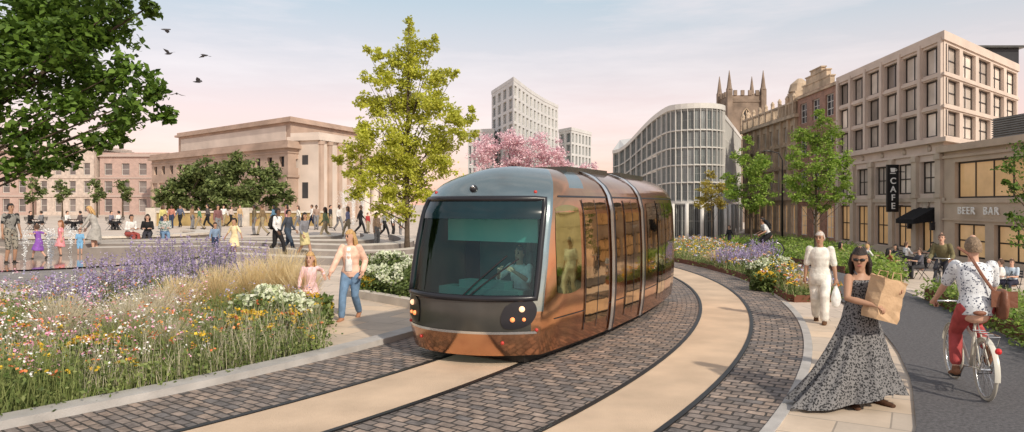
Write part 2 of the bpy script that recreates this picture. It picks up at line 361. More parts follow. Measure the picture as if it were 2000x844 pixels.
# man in white
CRM=(.74,.72,.66)
mw=person('older man in loose cream shirt and trousers walking with a white carrier bag',PX(1602,13.3),13.3,244,1.75,skin=SKB,top=(CRM,.5),bot=('loose',CRM,.96),hair=('short',(.55,.5,.45)),shoe=(.12,.06,.03),pose='walk',
   lf=(.16,.08,.09),rf=(-.2,-.08,.12),near=1,loose=.01,curl=1.1,lh=(.1,.27,.84),rh=(.02,-.26,.83),hd=(4,-15))
t=MB(); t.loft([(0,0,.98),(0,0,.88),(0,0,.72)],[(.175,.13),(.2,.155),(.22,.175)],n=18,rnd=0); t.build('shirt_tail',cloth(CRM),mw['root'],1)
hw_=mw['root'].matrix_basis@(mw['arms'][0][2]*mw['s']+V((0,0,-.09)))
bg=thing('carrier_bag','crumpled white plastic carrier bag hanging from the hand of the man in cream','bag',(hw_.x,hw_.y,hw_.z-.4),.5)
t=MB(); t.loft([(0,0,.02),(0,0,.12),(0,0,.24),(0,0,.33)],[(.06,.09),(.08,.11),(.06,.08),(.03,.04)],n=11,rnd=1); t.build('bag_body',mat('plastic_bag',(.75,.75,.73),r=.35,var=.1,bump=.8,bsc=14),bg,1)
t=MB(); t.tube([(0,-.03,.33),(0,0,.42),(0,.03,.33)],.008); t.build('handle',bpy.data.materials['plastic_bag'],bg)
# mother + daughter
MX,MY=PX(686,13.7),13.7; DX,DY=PX(606,13.3),13.3
mm_=person('blonde woman in peach jacket and blue jeans walking hand in hand with a girl',MX,MY,262,1.76,1,top=((.82,.54,.42),.95),bot=('trousers',DEN,.97),hair=('curly',BLD),shoe=(.4,.2,.12),pose='walk2',near=1,wr=(-3.41,13.42,.9),loose=.012,hd=(6,-28),lh=(.12,.27,.93),rf=(.24,-.1,.09),lf=(-.26,.06,.14))
t=MB(); t.loft([(.14,0,.95),(.13,0,1.1),(.15,0,1.24),(.135,0,1.38)],[(.075,.014),(.07,.014),(.06,.014),(.04,.012)],n=8); t.build('white_tee',cloth((.85,.84,.82)),mm_['root'],1)
person('little blonde girl in pale pink dress holding the hand of the woman in jeans',DX,DY,282,1.3,1,1,top=((.82,.56,.58),.9,'dress',.42),bot=None,hair=('long',BLD),shoe=(.6,.4,.4),pose='walk',near=1,wl=(-3.5,13.36,.88),lf=(.18,.08,.08),rf=(-.2,-.08,.12),hd=(0,-15))
# ---------------------------------------------------------------- bicycles
RUB=mat('rubber',(.02,.02,.02),r=.8,var=.1); CHR=mat('chrome',(.6,.6,.6),r=.2,me=1,var=.05); LEA=mat('leather',(.2,.08,.045),r=.45,var=.2,bump=.3)
CREAM=mat('cream_paint',(.62,.6,.53),r=.3,var=.05); BKP=mat('black_paint',(.02,.02,.025),r=.3,var=.05)
def bike(label,x,y,face,fm,tyre=RUB,rack=0):
    r=thing('bicycle',label,'bicycle',(x,y,zg(x,y)+.02),rad(face))
    ra,fa,bb,st,ht,hb=V((-.5,0,.345)),V((.56,0,.345)),V((-.05,0,.29)),V((-.2,0,.85)),V((.38,0,.86)),V((.42,0,.68))
    t=MB()
    for a,b in ((bb,st),(bb,hb),(bb.lerp(st,.62),ht),(ht,hb)): t.tube([a,b],.018,8)
    for sg in (1,-1):
        o=V((0,.05*sg,0)); t.tube([ra+o,bb+o*.5],.01); t.tube([ra+o,st+o*.3],.009)
    t.build('frame',fm,r,1)
    t=MB()
    for sg in (1,-1): t.tube([hb+V((.01,.045*sg,0)),fa+V((-.05,.05*sg,.1)),fa+V((0,.05*sg,0))],.012)
    t.tube([hb+V((.01,.06,0)),hb+V((.01,-.06,0))],.014)
    t.build('fork',fm,r,1)
    for c in (ra,fa):
        t=MB(); t.torus(c,.325,.02,36,8); w=t.build('wheel',tyre,r,1)
        t=MB(); t.torus(c,.3,.011,36,6); t.build('rim',CHR,w,1)
        t=MB(); t.tube([c-V((0,.05,0)),c+V((0,.05,0))],.02,8)
        for i in range(20):
            a=2*pi*i/20; t.tube([c+V((0,.025*(1 if i%2 else -1),0)),c+V((.3*math.cos(a),0,.3*math.sin(a)))],.0022,4)
        t.build('spokes',CHR,w)
        t=MB(); vs=[]
        for i in range(15):
            a=rad(15+ (175 if c is ra else 120)*i/14); 
            for q in (-.028,0,.028): vs.append((c.x+(.365-abs(q)*.3)*math.cos(a),q,c.z+(.365-abs(q)*.3)*math.sin(a)))
        t.add(vs,[(i*3+j,i*3+j+1,i*3+4+j,i*3+3+j) for i in range(14) for j in range(2)]); t.build('mudguard',fm,r,1)
    t=MB(); t.tube([st,st+V((-.02,0,.1))],.013); t.loft([st+V((-.14,0,.1)),st+V((-.08,0,.115)),st+V((.03,0,.11)),st+V((.13,0,.1))],[(.07,.03),(.085,.035),(.04,.025),(.018,.018)],n=12); t.build('saddle',LEA,r,1)
    t=MB(); hd=ht+V((-.01,0,.1)); t.tube([ht,hd,hd+V((.05,0,.03))],.013); t.tube([hd+V((-.13,.29,0)),hd+V((.0,.25,.03)),hd+V((.05,.08,.03)),hd+V((.05,-.08,.03)),hd+V((0,-.25,.03)),hd+V((-.13,-.29,0))],.012,8)
    h=t.build('handlebar',CHR,r,1)
    for sg in (1,-1):
        t=MB(); t.tube([hd+V((-.15,.295*sg,-.002)),hd+V((-.03,.26*sg,.022))],.017,8); t.build('grip',LEA,h,1)
    t=MB(); t.lathe([(.09,-.004),(.09,.004)],(bb.x,-.055,bb.z),20,0,lambda x,y,z:(x,z,y)); t.tube([bb+V((0,-.08,0)),bb+V((0,.08,0))],.015); t.tube([bb+V((0,.07,0)),bb+V((.1,.08,-.13))],.011); t.tube([bb+V((0,-.07,0)),bb+V((-.1,-.08,.13))],.011); cr=t.build('crank',CHR,r)
    for a in (bb+V((.1,.13,-.13)),bb+V((-.1,-.13,.13))):
        t=MB(); t.hexa(a.x-.045,a.x+.045,a.y-.045,a.y+.045,a.z-.012,a.z+.012); t.build('pedal',RUB,cr)
    t=MB(); t.tube([bb+V((0,-.055,.09)),ra+V((0,-.055,.035)),ra+V((-.035,-.055,0)),ra+V((0,-.055,-.035)),bb+V((0,-.055,-.09))],.006,5); t.build('chain',RUB,r)
    if rack:
        t=MB()
        for sg in (1,-1): t.tube([(-.2,.05*sg,.74),(-.75,.06*sg,.76),(-.52,.06*sg,.36)],.007)
        for q in (-.3,-.45,-.6,-.75): t.tube([(q,-.06,.75),(q,.06,.75)],.006)
        t.build('rack',CHR,r); t=MB(); t.ball((-.87,0,.62),.035); t.build('rear_light',emit('red_lens',(.5,.02,.02),.2),r)
    return r
BX,BY,BH=5.39,8.45,75
bike('cream city bicycle ridden away from the camera by the man in patterned shirt',BX,BY,BH,CREAM,mat('cream_tyre',(.5,.47,.4),r=.8),1)
PAT=spotcloth('bird_print',(.03,.04,.09),(.7,.73,.76),30,.3)
cz=zg(BX,BY)+.02
cy=person('man in white bird print shirt and red trousers riding the cream bicycle',BX,BY,BH,1.8,top=(PAT,.42),bot=('trousers',(.42,.08,.08),.9),hair=('short',(.24,.17,.11)),shoe=(.25,.12,.07),near=1,z=cz,
  hip=(-.2,.98),lean=8,lf=(.02,.13,.24),rf=(-.17,-.13,.5),lh=(.2,.3,.99),rh=(.2,-.3,.99),curl=1.3,lel=(-.8,.3,-.6),rel=(-.8,-.3,-.6),hd=(5,0),loose=.012)
sb=thing('satchel','brown leather satchel slung at the hip of the man on the cream bicycle','bag',(BX+.14,BY-.36,.95),rad(BH))
t=MB(); t.loft([(0,0,.0),(0,0,.12),(0,0,.26)],[(.045,.13),(.06,.15),(.045,.13)],n=14); t.build('bag_body',LEA,sb,1)
t=MB(); t.hexa(-.075,-.06,-.13,.13,.1,.28); t.build('flap',LEA,sb)
t=MB(); t.loft([(-.02,.08,.26),(-.01,.2,.45),(.02,.32,.68),(.08,.42,.76)],[(.018,.006)]*4,n=6); t.build('shoulder_strap',LEA,sb)
B2=(PX(1840,18.3),18.3)
bike('dark bicycle coming toward the camera under the man in the olive jacket',B2[0],B2[1],228,BKP)
person('bearded man in olive jacket riding a dark bicycle toward the camera',B2[0],B2[1],228,1.66,top=((.17,.15,.08),.95),bot=('trousers',(.05,.05,.06),.97),hair=('short',BRN),near=1,z=zg(*B2)+.02,
  hip=(-.2,.97),lean=28,lf=(.02,.13,.26),rf=(-.17,-.13,.5),lh=(.24,.26,1.),rh=(.24,-.26,1.),curl=1.2,lel=(-.6,.25,-.8),rel=(-.6,-.25,-.8),loose=.01)
B3=(PX(1492,30.5),30.5)
bike('slim bicycle crossing between the flower beds toward the tram',B3[0],B3[1],176,BKP)
c3=person('cyclist in white tee with backpack riding between the flower beds',B3[0],B3[1],176,1.78,skin=SKB,top=((.6,.6,.6),.4),bot=('shorts',BLK,.5),hair=('short',HBK),z=zg(*B3)+.02,
  hip=(-.2,.98),lean=30,lf=(.02,.13,.26),rf=(-.17,-.13,.5),lh=(.24,.28,1.),rh=(.24,-.28,1.),curl=1.2)
def backpack(label,x,y,z,face,m,lean=0):
    r=thing('backpack',label,'backpack',(x,y,z),rad(face)); r.rotation_euler=(0,rad(lean),rad(face))
    t=MB(); t.loft([(-.2,0,0),(-.21,0,.12),(-.2,0,.3),(-.17,0,.4)],[(.13,.08),(.15,.09),(.14,.08),(.09,.05)],n=12); b=t.build('bag_body',m,r,1)
    t=MB(); t.loft([(-.3,0,.05),(-.3,0,.17)],[(.1,.02),(.1,.02)],n=10); t.build('pocket',m,b,1)
    for sg in (1,-1): 
        t=MB(); t.loft([(-.14,.1*sg,.4),(-.02,.12*sg,.47),(.11,.11*sg,.36),(.08,.13*sg,.12),(-.1,.13*sg,.04)],[(.02,.008)]*5,n=6); t.build('strap',m,r,1)
backpack('dark backpack on the cyclist between the flower beds',B3[0]+.05,B3[1],1.13,176,cloth(BLK),30)
# café people
def chair(label,x,y,face,group,m=None):
    r=thing('cafe_chair',label,'chair',(x,y,zg(x,y)),rad(face),group); m=m or BKP
    t=MB(); 
    for i in range(5): t.hexa(-.19+i*.08,-.13+i*.08,-.2,.2,.44,.46)
    t.build('seat',m,r)
    t=MB()
    for z in (.66,.76,.84): t.hexa(-.26,-.245,-.2,.2,z,z+.05)
    t.build('backrest',m,r)
    for sg in (1,-1):
        t=MB(); t.tube([(.2,.2*sg,0),(-.05,.2*sg,.42),(-.25,.2*sg,.9)],.012); t.build('leg',m,r)
        t=MB(); t.tube([(-.24,.18*sg,0),(.16,.18*sg,.45)],.012); t.build('leg',m,r)
def table(label,x,y,group,m=None):
    r=thing('cafe_table',label,'table',(x,y,zg(x,y)),RD.uniform(0,1),group); m=m or BKP
    t=MB(); t.lathe([(.33,.72),(.34,.73),(.34,.745),(.33,.75)],n=20); t.build('tabletop',m,r)
    for sg in (1,-1):
        t=MB(); t.tube([(-.25,.2*sg,0),(.22,.2*sg,.72)],.013); t.build('leg',m,r)
        t=MB(); t.tube([(.25,.17*sg,0),(-.22,.17*sg,.72)],.013); t.build('leg',m,r)
OC=[((.75,.74,.72),BLD,'in white top'),((.04,.04,.05),HBK,'in black top'),((.25,.1,.05),HBK,'in rust top'),((.1,.1,.12),BRN,'in charcoal jumper'),((.7,.7,.7),BRN,'in pale shirt'),((.1,.13,.1),HBK,'in dark green top'),((.4,.3,.12),HBK,'in ochre top'),((.3,.3,.32),BRN,'in grey top')]
for i,(px,Yd,w) in enumerate(((1722,33,'nearest the tall sign'),(1766,30,'nearest the path'),(1796,35,'nearest the café door'),(1668,35,'farthest left'))):
    x=PX(px,Yd); table('black folding café table '+w,x,Yd,'folding café tables')
    for j,(dx,f) in enumerate(((-.72,0),(.72,180))):
        chair('black slatted folding chair on the %s side of the café table %s'%(('left','right')[j],w),x+dx,Yd,f,'folding café chairs')
        o=OC[i*2+j]
        person('seated café guest %s at the folding table %s'%(o[2],w),x+dx+.02*(1-2*j),Yd,f,1.68,(i+j)%2,top=(o[0],.6),bot=('trousers',(.05,.05,.055),.95),hair=('long' if (i+j)%2 else 'short',o[1]),pose='sit',lh=(.45,.15,.8),rh=(.45,-.15,.8),group='café guests')
for j,(px,c,w) in enumerate(((1958,WHT,'white shirt'),(1978,(.5,.6,.7),'pale blue shirt'))):
    x=PX(px,24); chair('dark chair at the right edge under the guest in '+w,x,24,150+j*60,'right edge chairs')
    person('seated person in %s beyond the right hand planting'%w,x,24,150+j*60,1.7,top=(c,.4),pose='sit',hair=('short',BRN))
# plaza people
def P_(px,Y,face,h,fem,kid,top,bot,hair,pose,skin,label,**k):
    return person(label,PX(px,Y),Y,face,h,fem,kid,skin,top,bot,hair,pose=pose,**k)
TEE=spotcloth('skull_tee',(.02,.02,.02),(.25,.24,.22),6,.5); SHO=spotcloth('print_shorts',(.03,.03,.03),(.3,.27,.22),20,.4)
P_(20,20.5,-20,1.76,0,0,(TEE,.42),('shorts',SHO,.55),('short',HBK),'stand',SKB,'man in black graphic tee and patterned shorts at the left edge')
P_(76,22,170,1.1,1,1,((.25,.1,.42),.3,'dress'),None,('short',BRN),'walk',SKA,'child in purple dress running with arms out',lh=(.1,.5,1.3),rh=(.1,-.5,1.2),lean=14)
P_(119,23.5,235,1.15,1,1,((.7,.28,.3),.3,'dress'),None,('long',(.25,.1,.04)),'stand',SKA,'girl in coral pink dress standing by the fountain')
P_(156,24,300,.88,0,1,((.2,.42,.65),.5),('shorts',(.2,.42,.65),.5),('short',BRN),'stand',SKA,'toddler in light blue shirt and shorts by the fountain')
P_(187,25,190,1.7,1,0,((.4,.38,.35),.9,'dress'),None,('long',BLD),'stand',SKA,'blonde woman in grey dress stooping toward the toddler',lean=17,lh=(.45,.2,.85),rh=(.42,-.2,.8),hd=(25,0))
for a,o in ((-52,dict(label='man in white shirt with red trousers sitting on the curved stone bench',top=(WHT,.9),bot=('trousers',(.3,.07,.06),.97),hair=('short',HBK),fem=0,skin=SKB)),
            (-43,dict(label='dark haired woman in black top sitting between two men on the curved bench',top=(BLK,.8),bot=('trousers',(.05,.05,.06),.97),hair=('long',HBK),fem=1,skin=SKA)),
            (-34,dict(label='man in checked shirt and blue jeans sitting on the curved bench',top=(spotcloth('check',(.1,.2,.16),(.5,.5,.48),14,.45),.9),bot=('trousers',DEN,.97),hair=('short',BRN),fem=0,skin=SKA))):
    person(x=-18.5+4.5*math.cos(rad(a)),y=33+4.5*math.sin(rad(a)),face=a+(25 if a<-45 else -25),h=1.78,pose='sit',z=.47,near=0,lean=16,**o)
P_(420,24.5,-60,1.12,0,1,((.2,.28,.4),.9),('trousers',NAVY,.97),('short',HBK),'walk',SKB,'boy in denim shirt walking beside a girl in a cream dress')
P_(458,24.3,250,1.3,1,1,((.75,.62,.38),.6,'dress'),None,('short',HBK),'stand',SKB,'girl in cream yellow dress with arms spread',lh=(.05,.45,.95),rh=(.05,-.45,.95))
m1=P_(541,25.7,-15,1.8,0,0,((.7,.7,.7),.9),('trousers',BLK,.97),('short',HBK),'walk',SKC,'man in white shirt and black trousers with a backpack, striding right')
backpack('black backpack on the striding man in white shirt',PX(541,25.7),25.7,zg(PX(541,25.7),25.7)+1.05,-15,cloth(BLK))
P_(562,27,-10,1.74,0,0,((.06,.07,.09),.9),('trousers',(.05,.07,.1),.97),('short',HBK),'walk2',SKB,'man in dark jacket walking beside the man in white shirt')
P_(594,26,-30,1.72,1,0,((.2,.2,.22),.9),('skirt',(.55,.48,.25),.95),('long',HBK),'walk',SKB,'woman in grey cardigan and mustard skirt following two walking men')
far=[(335,52,1.7,(.45,.2,.15),'brick red top'),(352,54,1.72,(.1,.12,.18),'blue grey jacket'),(375,50,1.7,(.3,.2,.12),'brown coat'),(390,48,1.6,(.12,.25,.13),'green top'),(406,50,1.8,(.1,.09,.09),'dark coat by the low wall'),(437,56,1.7,WHT,'white top'),(451,56,1.65,(.6,.5,.45),'cream top'),(468,55,1.7,(.5,.35,.2),'tan top'),
 (497,40,1.72,(.16,.13,.08),'olive coat'),(513,39.5,1.76,(.2,.14,.08),'brown jacket'),(610,50,1.75,(.75,.73,.7),'white jacket'),(618,49,1.7,(.35,.25,.2),'beige coat'),(645,52,1.7,(.04,.04,.05),'black jacket'),(662,47,1.72,(.65,.62,.6),'pale coat'),
 (704,44,1.8,BLK,'long black coat'),(718,46,1.3,(.4,.05,.05),'red coat'),(751,43,1.74,(.3,.3,.32),'grey jacket'),(767,44,1.7,(.7,.7,.7),'pale shirt'),(784,42,1.7,(.6,.58,.55),'cream jacket'),
 (318,44,1.7,(.55,.5,.2),'yellow top'),(425,38,1.72,(.2,.1,.1),'maroon top'),(535,50,1.7,(.1,.2,.3),'teal jacket'),(560,41,1.74,(.6,.3,.3),'coral top'),(583,48,1.68,(.7,.68,.62),'oatmeal jumper'),(636,36,1.7,(.15,.2,.12),'moss green coat'),(680,40,1.75,(.2,.22,.35),'slate blue jacket'),(735,35,1.7,(.55,.4,.3),'camel coat')]
for i,(px,Yd,h,c,w) in enumerate(far):
    person('passer-by in %s on the far side of the plaza'%w,PX(px,Yd),Yd,RD.choice([0,180,200,270,-30]),h,i%3==1,top=(c,.92),bot=('trousers',RD.choice([BLK,NAVY,GRY,KHA]),.97),hair=(RD.choice(['short','short','long']),RD.choice([HBK,BRN])),pose=RD.choice(['walk','walk2','stand']),skin=RD.choice([SKA,SKB,SKC]),group='people crossing the plaza')
for i,(px,c,w) in enumerate(((58,BLK,'black'),(82,GRY,'grey'),(130,WHT,'white'),(158,(.1,.08,.08),'brown black'),(216,(.2,.2,.25),'slate'),(233,WHT,'ivory'))):
    Yd=48; x=PX(px,Yd); f=0 if i%2==0 else 180
    chair('plaza chair under the distant guest in '+w,x,Yd,f,'plaza café chairs')
    person('distant seated guest in %s top at a plaza table'%w,x,Yd,f,1.7,i%2,top=(c,.7),bot=('trousers',BLK,.97),hair=('short',HBK),pose='sit',group='distant seated guests')
    if i%2==0: table('plaza table left of the guest in '+('grey','brown black','ivory')[i//2],PX(px+12,Yd),Yd,'plaza café tables')
person('distant pedestrian in dark coat near the small amber tree',PX(1425,48),48,200,1.7,top=(BLK,.9),pose='walk')
# ---------------------------------------------------------------- ground
PAVE=brick('plaza_paving',(.64,.53,.44),(.56,.47,.39),(.36,.3,.25),.9,.6,.012,uv=0,bump=.15,var=.18,sc=.6)
COB=brick('cobble',(.33,.25,.2),(.15,.135,.13),(.05,.043,.038),.2,.13,.014,bump=1.,var=.55,sc=4.5,dis=.05)
FLAG=brick('sandstone_flags',(.66,.51,.37),(.52,.44,.36),(.33,.28,.23),.95,.62,.01,bump=.2,var=.15,sc=1.2)
STRIP=mat('resin_strip',(.6,.45,.32),r=.85,var=.16,sc=1.2,bump=.35,bsc=90)
ASPH=mat('asphalt',(.125,.12,.125),r=.9,var=.35,sc=30,bump=.6,bsc=120)
KERB=mat('kerb_stone',(.42,.4,.38),r=.7,var=.18,sc=3,bump=.2,bsc=60); STEEL=mat('rail_steel',(.03,.03,.032),r=.45,me=.6,var=.1); SOIL=mat('soil',(.06,.055,.03),r=.95,var=.4,sc=5,bump=1,bsc=18)
CORT=mat('corten',(.2,.075,.04),r=.8,var=.35,sc=4,c2=(.12,.045,.028))
xs=[-3000,-900,-300,-120]+list(np.arange(-70,71,1.))+[120,300,900,3000]; ys=[-60,-20]+list(np.arange(-6,131,1.))+[200,400,1000,4000]
t=MB(); t.add([(x,y,zg(x,y)) for y in ys for x in xs],[(j*len(xs)+i,j*len(xs)+i+1,(j+1)*len(xs)+i+1,(j+1)*len(xs)+i) for j in range(len(ys)-1) for i in range(len(xs)-1)])
t.build('ground',PAVE,smooth=1,kind='structure')
def cp(r,ph): return (CX+r*math.cos(rad(ph)),CY-r*math.sin(rad(ph)))
def ring(name,r0,r1,m,dz,p0=75,p1=-45,n=110,k=3):
    t=MB(); vs=[];uv=[]
    for i in range(n+1):
        ph=p0+(p1-p0)*i/n
        for j in range(k+1):
            r=r0+(r1-r0)*j/k; x,y=cp(r,ph); vs.append((x,y,zg(x,y)+dz)); uv.append((r,rad(ph)*(r0+r1)/2))
    fs=[(i*(k+1)+j,i*(k+1)+j+1,(i+1)*(k+1)+j+1,(i+1)*(k+1)+j) for i in range(n) for j in range(k)]
    t.add(vs,fs,0,[[uv[a] for a in f] for f in fs]); return t.build(name,m,smooth=1,kind='structure')
def ringbox(t,r0,r1,z0,z1,p0,p1,n=60,c=(CX,CY),m=0):
    vs=[]
    for i in range(n+1):
        a=rad(p0+(p1-p0)*i/n)
        for r,z in ((r0,z0),(r1,z0),(r1,z1),(r0,z1)):
            x,y=c[0]+r*math.cos(a),c[1]-r*math.sin(a); vs.append((x,y,z))
    t.add(vs,[(i*4+j,i*4+(j+1)%4,i*4+4+(j+1)%4,i*4+4+j) for i in range(n) for j in range(4)]+[(0,1,2,3),(n*4,n*4+1,n*4+2,n*4+3)],m)
ring('tramway',22.88,28.9,COB,.012)
ring('track_strip',24.3,25.4,STRIP,.018); ring('track_strip',27.1,28.0,STRIP,.018)
for r in (24.27,25.42,27.07,28.03):
    t=MB(); ringbox(t,r-.03,r+.03,.0,.03,75,-45,110); t.build('rail',STEEL,kind='structure')
ring('pavement',28.9,30.15,FLAG,.014,75,16)
t=MB(); ringbox(t,22.58,22.88,-.1,.1,75,14,60); t.build('kerb',KERB,kind='structure')
t=MB(); ringbox(t,28.86,28.98,-.1,.03,75,12,60); t.build('kerb',KERB,kind='structure')
ring('footpath',19.0,22.58,FLAG,.02,32,0,40,6)
def resamp(p,n):
    p=[V((q[0],q[1],0)) for q in p]; L=[0]
    for i in range(len(p)-1): L.append(L[-1]+(p[i+1]-p[i]).length)
    r=[]
    for k in range(n):
        d=L[-1]*k/(n-1); i=max(j for j in range(len(p)-1) if L[j]<=d+1e-9); f=(d-L[i])/max(L[i+1]-L[i],1e-9); r.append(tuple(p[i].lerp(p[i+1],min(f,1)))[:2])
    return r
def sheet(name,A,B,m,dz,n=50,k=8):
    A,B=resamp(A,n),resamp(B,n); t=MB(); vs=[]
    for a,b in zip(A,B):
        for j in range(k+1):
            x=a[0]+(b[0]-a[0])*j/k; y=a[1]+(b[1]-a[1])*j/k; vs.append((x,y,zg(x,y)+dz))
    t.add(vs,[(i*(k+1)+j,i*(k+1)+j+1,(i+1)*(k+1)+j+1,(i+1)*(k+1)+j) for i in range(n-1) for j in range(k)]); return t.build(name,m,smooth=1,kind='structure')
PL=[cp(30.15,p) for p in (70,60,50,42,36,30,26,22,19,17)]+[(7.9,18),(9.0,23),(9.9,28),(10.7,33),(11.6,40),(12.8,52)]
PR=[cp(32.,p) for p in (70,60,50,42,36,30,26,22,19,17)]+[(9.8,17.6),(10.9,22.6),(11.8,27.6),(12.6,32.6),(13.5,39.6),(14.7,51.6)]
sheet('cycle_path',PL,PR,ASPH,.04,90)
bedA_in=[cp(22.58,p) for p in (60,52,46,42,38,34,30.5)]; bedA_out=[(-18,3),(-14.5,8),(-11.3,12.6),(-9.2,14),(-7.9,16.5),(-6.2,17.6),(-5.1,16.8),(-4.4,15),(-3.1,11.6)]
bedA=bedA_in+bedA_out[::-1]
bedB=[(-3.66,17.1),(-2.1,15.2),(-1.0,18),(-2.4,24),(-5.0,23.8)]
b1L=[cp(29.05,p) for p in (11.6,8,4,0,-6,-12,-20)]; b1R=[(7.42,16.2),(7.85,18),(8.9,23),(9.8,28),(10.6,33),(11.5,40),(12,44)]
bed1=b1L+b1R[::-1]
b2L=[(11.6,25),(12.1,28),(12.9,33),(13.8,40),(15,52)]; b2R=[(13,24.6),(16.5,30),(18.5,36),(20.5,44),(20.5,54)]
bed2=b2L+b2R[::-1]
b3L=[cp(32.15,p) for p in (30,26,22,18,14,10)]; b3R=[cp(34.2,p) for p in (30,26,22,18,14,10)]
bed3=b3L+b3R[::-1]
sheet('planting_bed',bedA_in,bedA_out,SOIL,.05,40,14); sheet('planting_bed',bedB[:3],[bedB[4],bedB[3]],SOIL,.06,12,6)
sheet('planting_bed',b1L,b1R,SOIL,.06,30); sheet('planting_bed',b2L,b2R,SOIL,.07,30); sheet('planting_bed',b3L,b3R,SOIL,.07,30)
def edging(label,pts,h=.22,th=.03):
    pts=resamp(pts,50); t=MB(); vs=[]
    for i,(x,y) in enumerate(pts):
        a=V(pts[max(i-1,0)]);b=V(pts[min(i+1,49)]); d=(b-a).normalized(); n=V((-d.y,d.x))*th/2; z=zg(x,y)
        for q,zz in ((n,-.1),(-n,-.1),(-n,h),(n,h)): vs.append((x+q.x,y+q.y,z+zz))
    t.add(vs,[(i*4+j,i*4+(j+1)%4,i*4+4+(j+1)%4,i*4+4+j) for i in range(49) for j in range(4)]+[(0,1,2,3),(196,197,198,199)])
    tag(t.build('bed_edging',CORT),label,'edging')
edging('rusty steel edging along the tram side of the right flower bed',[b1R[0]]+b1L,.16)
edging('rusty steel edging between right flower bed and cycle path',b1R,.25)
edging('rusty steel edging around the bed at bottom right corner',b3L,.3)
edging('rusty steel edging of the far green bed beyond the cycle path',b2L,.28)
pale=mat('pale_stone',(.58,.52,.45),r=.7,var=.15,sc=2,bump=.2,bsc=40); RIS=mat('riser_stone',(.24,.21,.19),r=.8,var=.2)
t=MB()
edge=[(-5.1,23.9),(-3.72,17.0),(-2.0,15.1)]
for i in range(2):
    a,b=V(edge[i]+(0,)),V(edge[i+1]+(0,)); d=(b-a).normalized(); n=V((-d.y,d.x,0))
    def f(p,q,r): return a+d*p+n*q+V((0,0,r))
    t.hexa(0,(b-a).length,-.12,.12,-.1,.2-.003*i,0,f)
tag(t.build('bed_kerb',pale),'pale stone kerb around the hydrangea bed left of the tram','kerb')
# plaza terraces and bench
for i,(r,h,a0,a1) in enumerate(((6.6,.3,115,-10),(8.4,.32,105,-25),(10.3,.34,98,-30),(12.2,.3,80,-25),(14.2,.25,62,-10))):
    t=MB(); n=50; vs=[]; c=(-16,36)
    for k in range(n+1):
        a=rad(a0+(a1-a0)*k/n)
        for rr,zz in ((r,-.2),(r+.7,-.2),(r+.7,h),(r,h)):
            x,y=c[0]+rr*math.cos(a),c[1]-rr*math.sin(a); vs.append((x,y,zg(x,y)+zz))
    t.add(vs,[(q*4+j,q*4+(j+1)%4,q*4+4+(j+1)%4,q*4+4+j) for q in range(n) for j in range(4)]+[(0,1,2,3),(n*4,n*4+1,n*4+2,n*4+3)])
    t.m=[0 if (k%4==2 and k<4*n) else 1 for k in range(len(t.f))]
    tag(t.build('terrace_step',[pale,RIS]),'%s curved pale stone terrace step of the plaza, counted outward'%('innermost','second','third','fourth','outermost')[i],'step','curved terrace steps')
bn=thing('curved_bench','curved pale stone bench with three people sitting on it','bench',(-18.5,33,0))
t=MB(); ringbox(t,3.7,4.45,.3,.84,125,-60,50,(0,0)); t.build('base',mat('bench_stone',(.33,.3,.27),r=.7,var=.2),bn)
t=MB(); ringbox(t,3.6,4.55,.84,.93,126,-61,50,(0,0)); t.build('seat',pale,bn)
WET=mat('wet_paving',(.38,.31,.27),r=.06,var=.25,sc=.8,spec=.9)
t=MB(); vs=[(-17.,22.5,.54)]; n=40
for k in range(n): x=-17.+7*math.cos(2*pi*k/n); y=22.5+5.5*math.sin(2*pi*k/n); vs.append((x,y,.54))
t.add(vs,[(0,1+k,1+(k+1)%n) for k in range(n)]); t.build('water',WET,kind='structure')
WATER=mat('water_spray',(.85,.87,.88),r=.3,var=.05)
def jet(label,x,y,h,r,n):
    o=thing('fountain_jet',label,'fountain',(x,y,zg(x,y))); q=rng.uniform(0,1,n); sp=rng.normal(size=(n,2))*r*(q[:,None]**2*.8+.12)
    npmesh('spray',quads(np.stack([sp[:,0],sp[:,1],h*(1-(1-np.minimum(q*1.3,1))**2)*rng.uniform(.6,1,n)],1),.022*max(1,h/2)),4,WATER,o,kind='stuff')
for px,Yd,w in ((48,21,'beside the man in black tee'),(95,23,'beside the child in purple'),(138,25,'behind the coral dressed girl'),(100,19,'nearest the wildflowers')): jet('low fountain jet '+w,PX(px,Yd),Yd,.95,.16,420)
for i,px in enumerate((672,690,708)): jet('%s tall white fountain plume beside the pale hall'%('left','middle','right')[i],PX(px,62),62,2.9+.5*(i==1),.5,1300)
# ---------------------------------------------------------------- plants
LG=mat('leaf_green',(.08,.13,.03),r=.6,var=.3,c2=(.19,.24,.07),src='island',trl=.25)
LD=mat('leaf_dark',(.04,.085,.013),r=.55,var=.4,sc=.8,c2=(.18,.3,.045),src='island',trl=.4)
LY=mat('leaf_ginkgo',(.42,.46,.06),r=.6,var=.25,sc=1,c2=(.7,.69,.13),src='island',trl=.5)
LF=mat('leaf_fresh',(.16,.29,.04),r=.6,var=.25,sc=1,c2=(.38,.49,.1),src='island',trl=.4)
LB=mat('blossom_pink',(.78,.5,.56),r=.7,var=.12,c2=(.9,.76,.8),src='island',trl=.35)
LA=mat('leaf_amber',(.32,.29,.05),r=.6,var=.25,sc=1,c2=(.48,.38,.08),src='island',trl=.3)
LH=mat('leaf_hedge',(.085,.125,.035),r=.65,var=.4,sc=.6,c2=(.22,.27,.09),src='island',trl=.25)
GR=mat('grass_green',(.15,.21,.055),r=.7,var=.3,sc=1,c2=(.33,.37,.14),src='island',trl=.35)
STR=mat('grass_straw',(.72,.57,.31),r=.7,var=.15,c2=(.9,.77,.5),src='island',trl=.45)
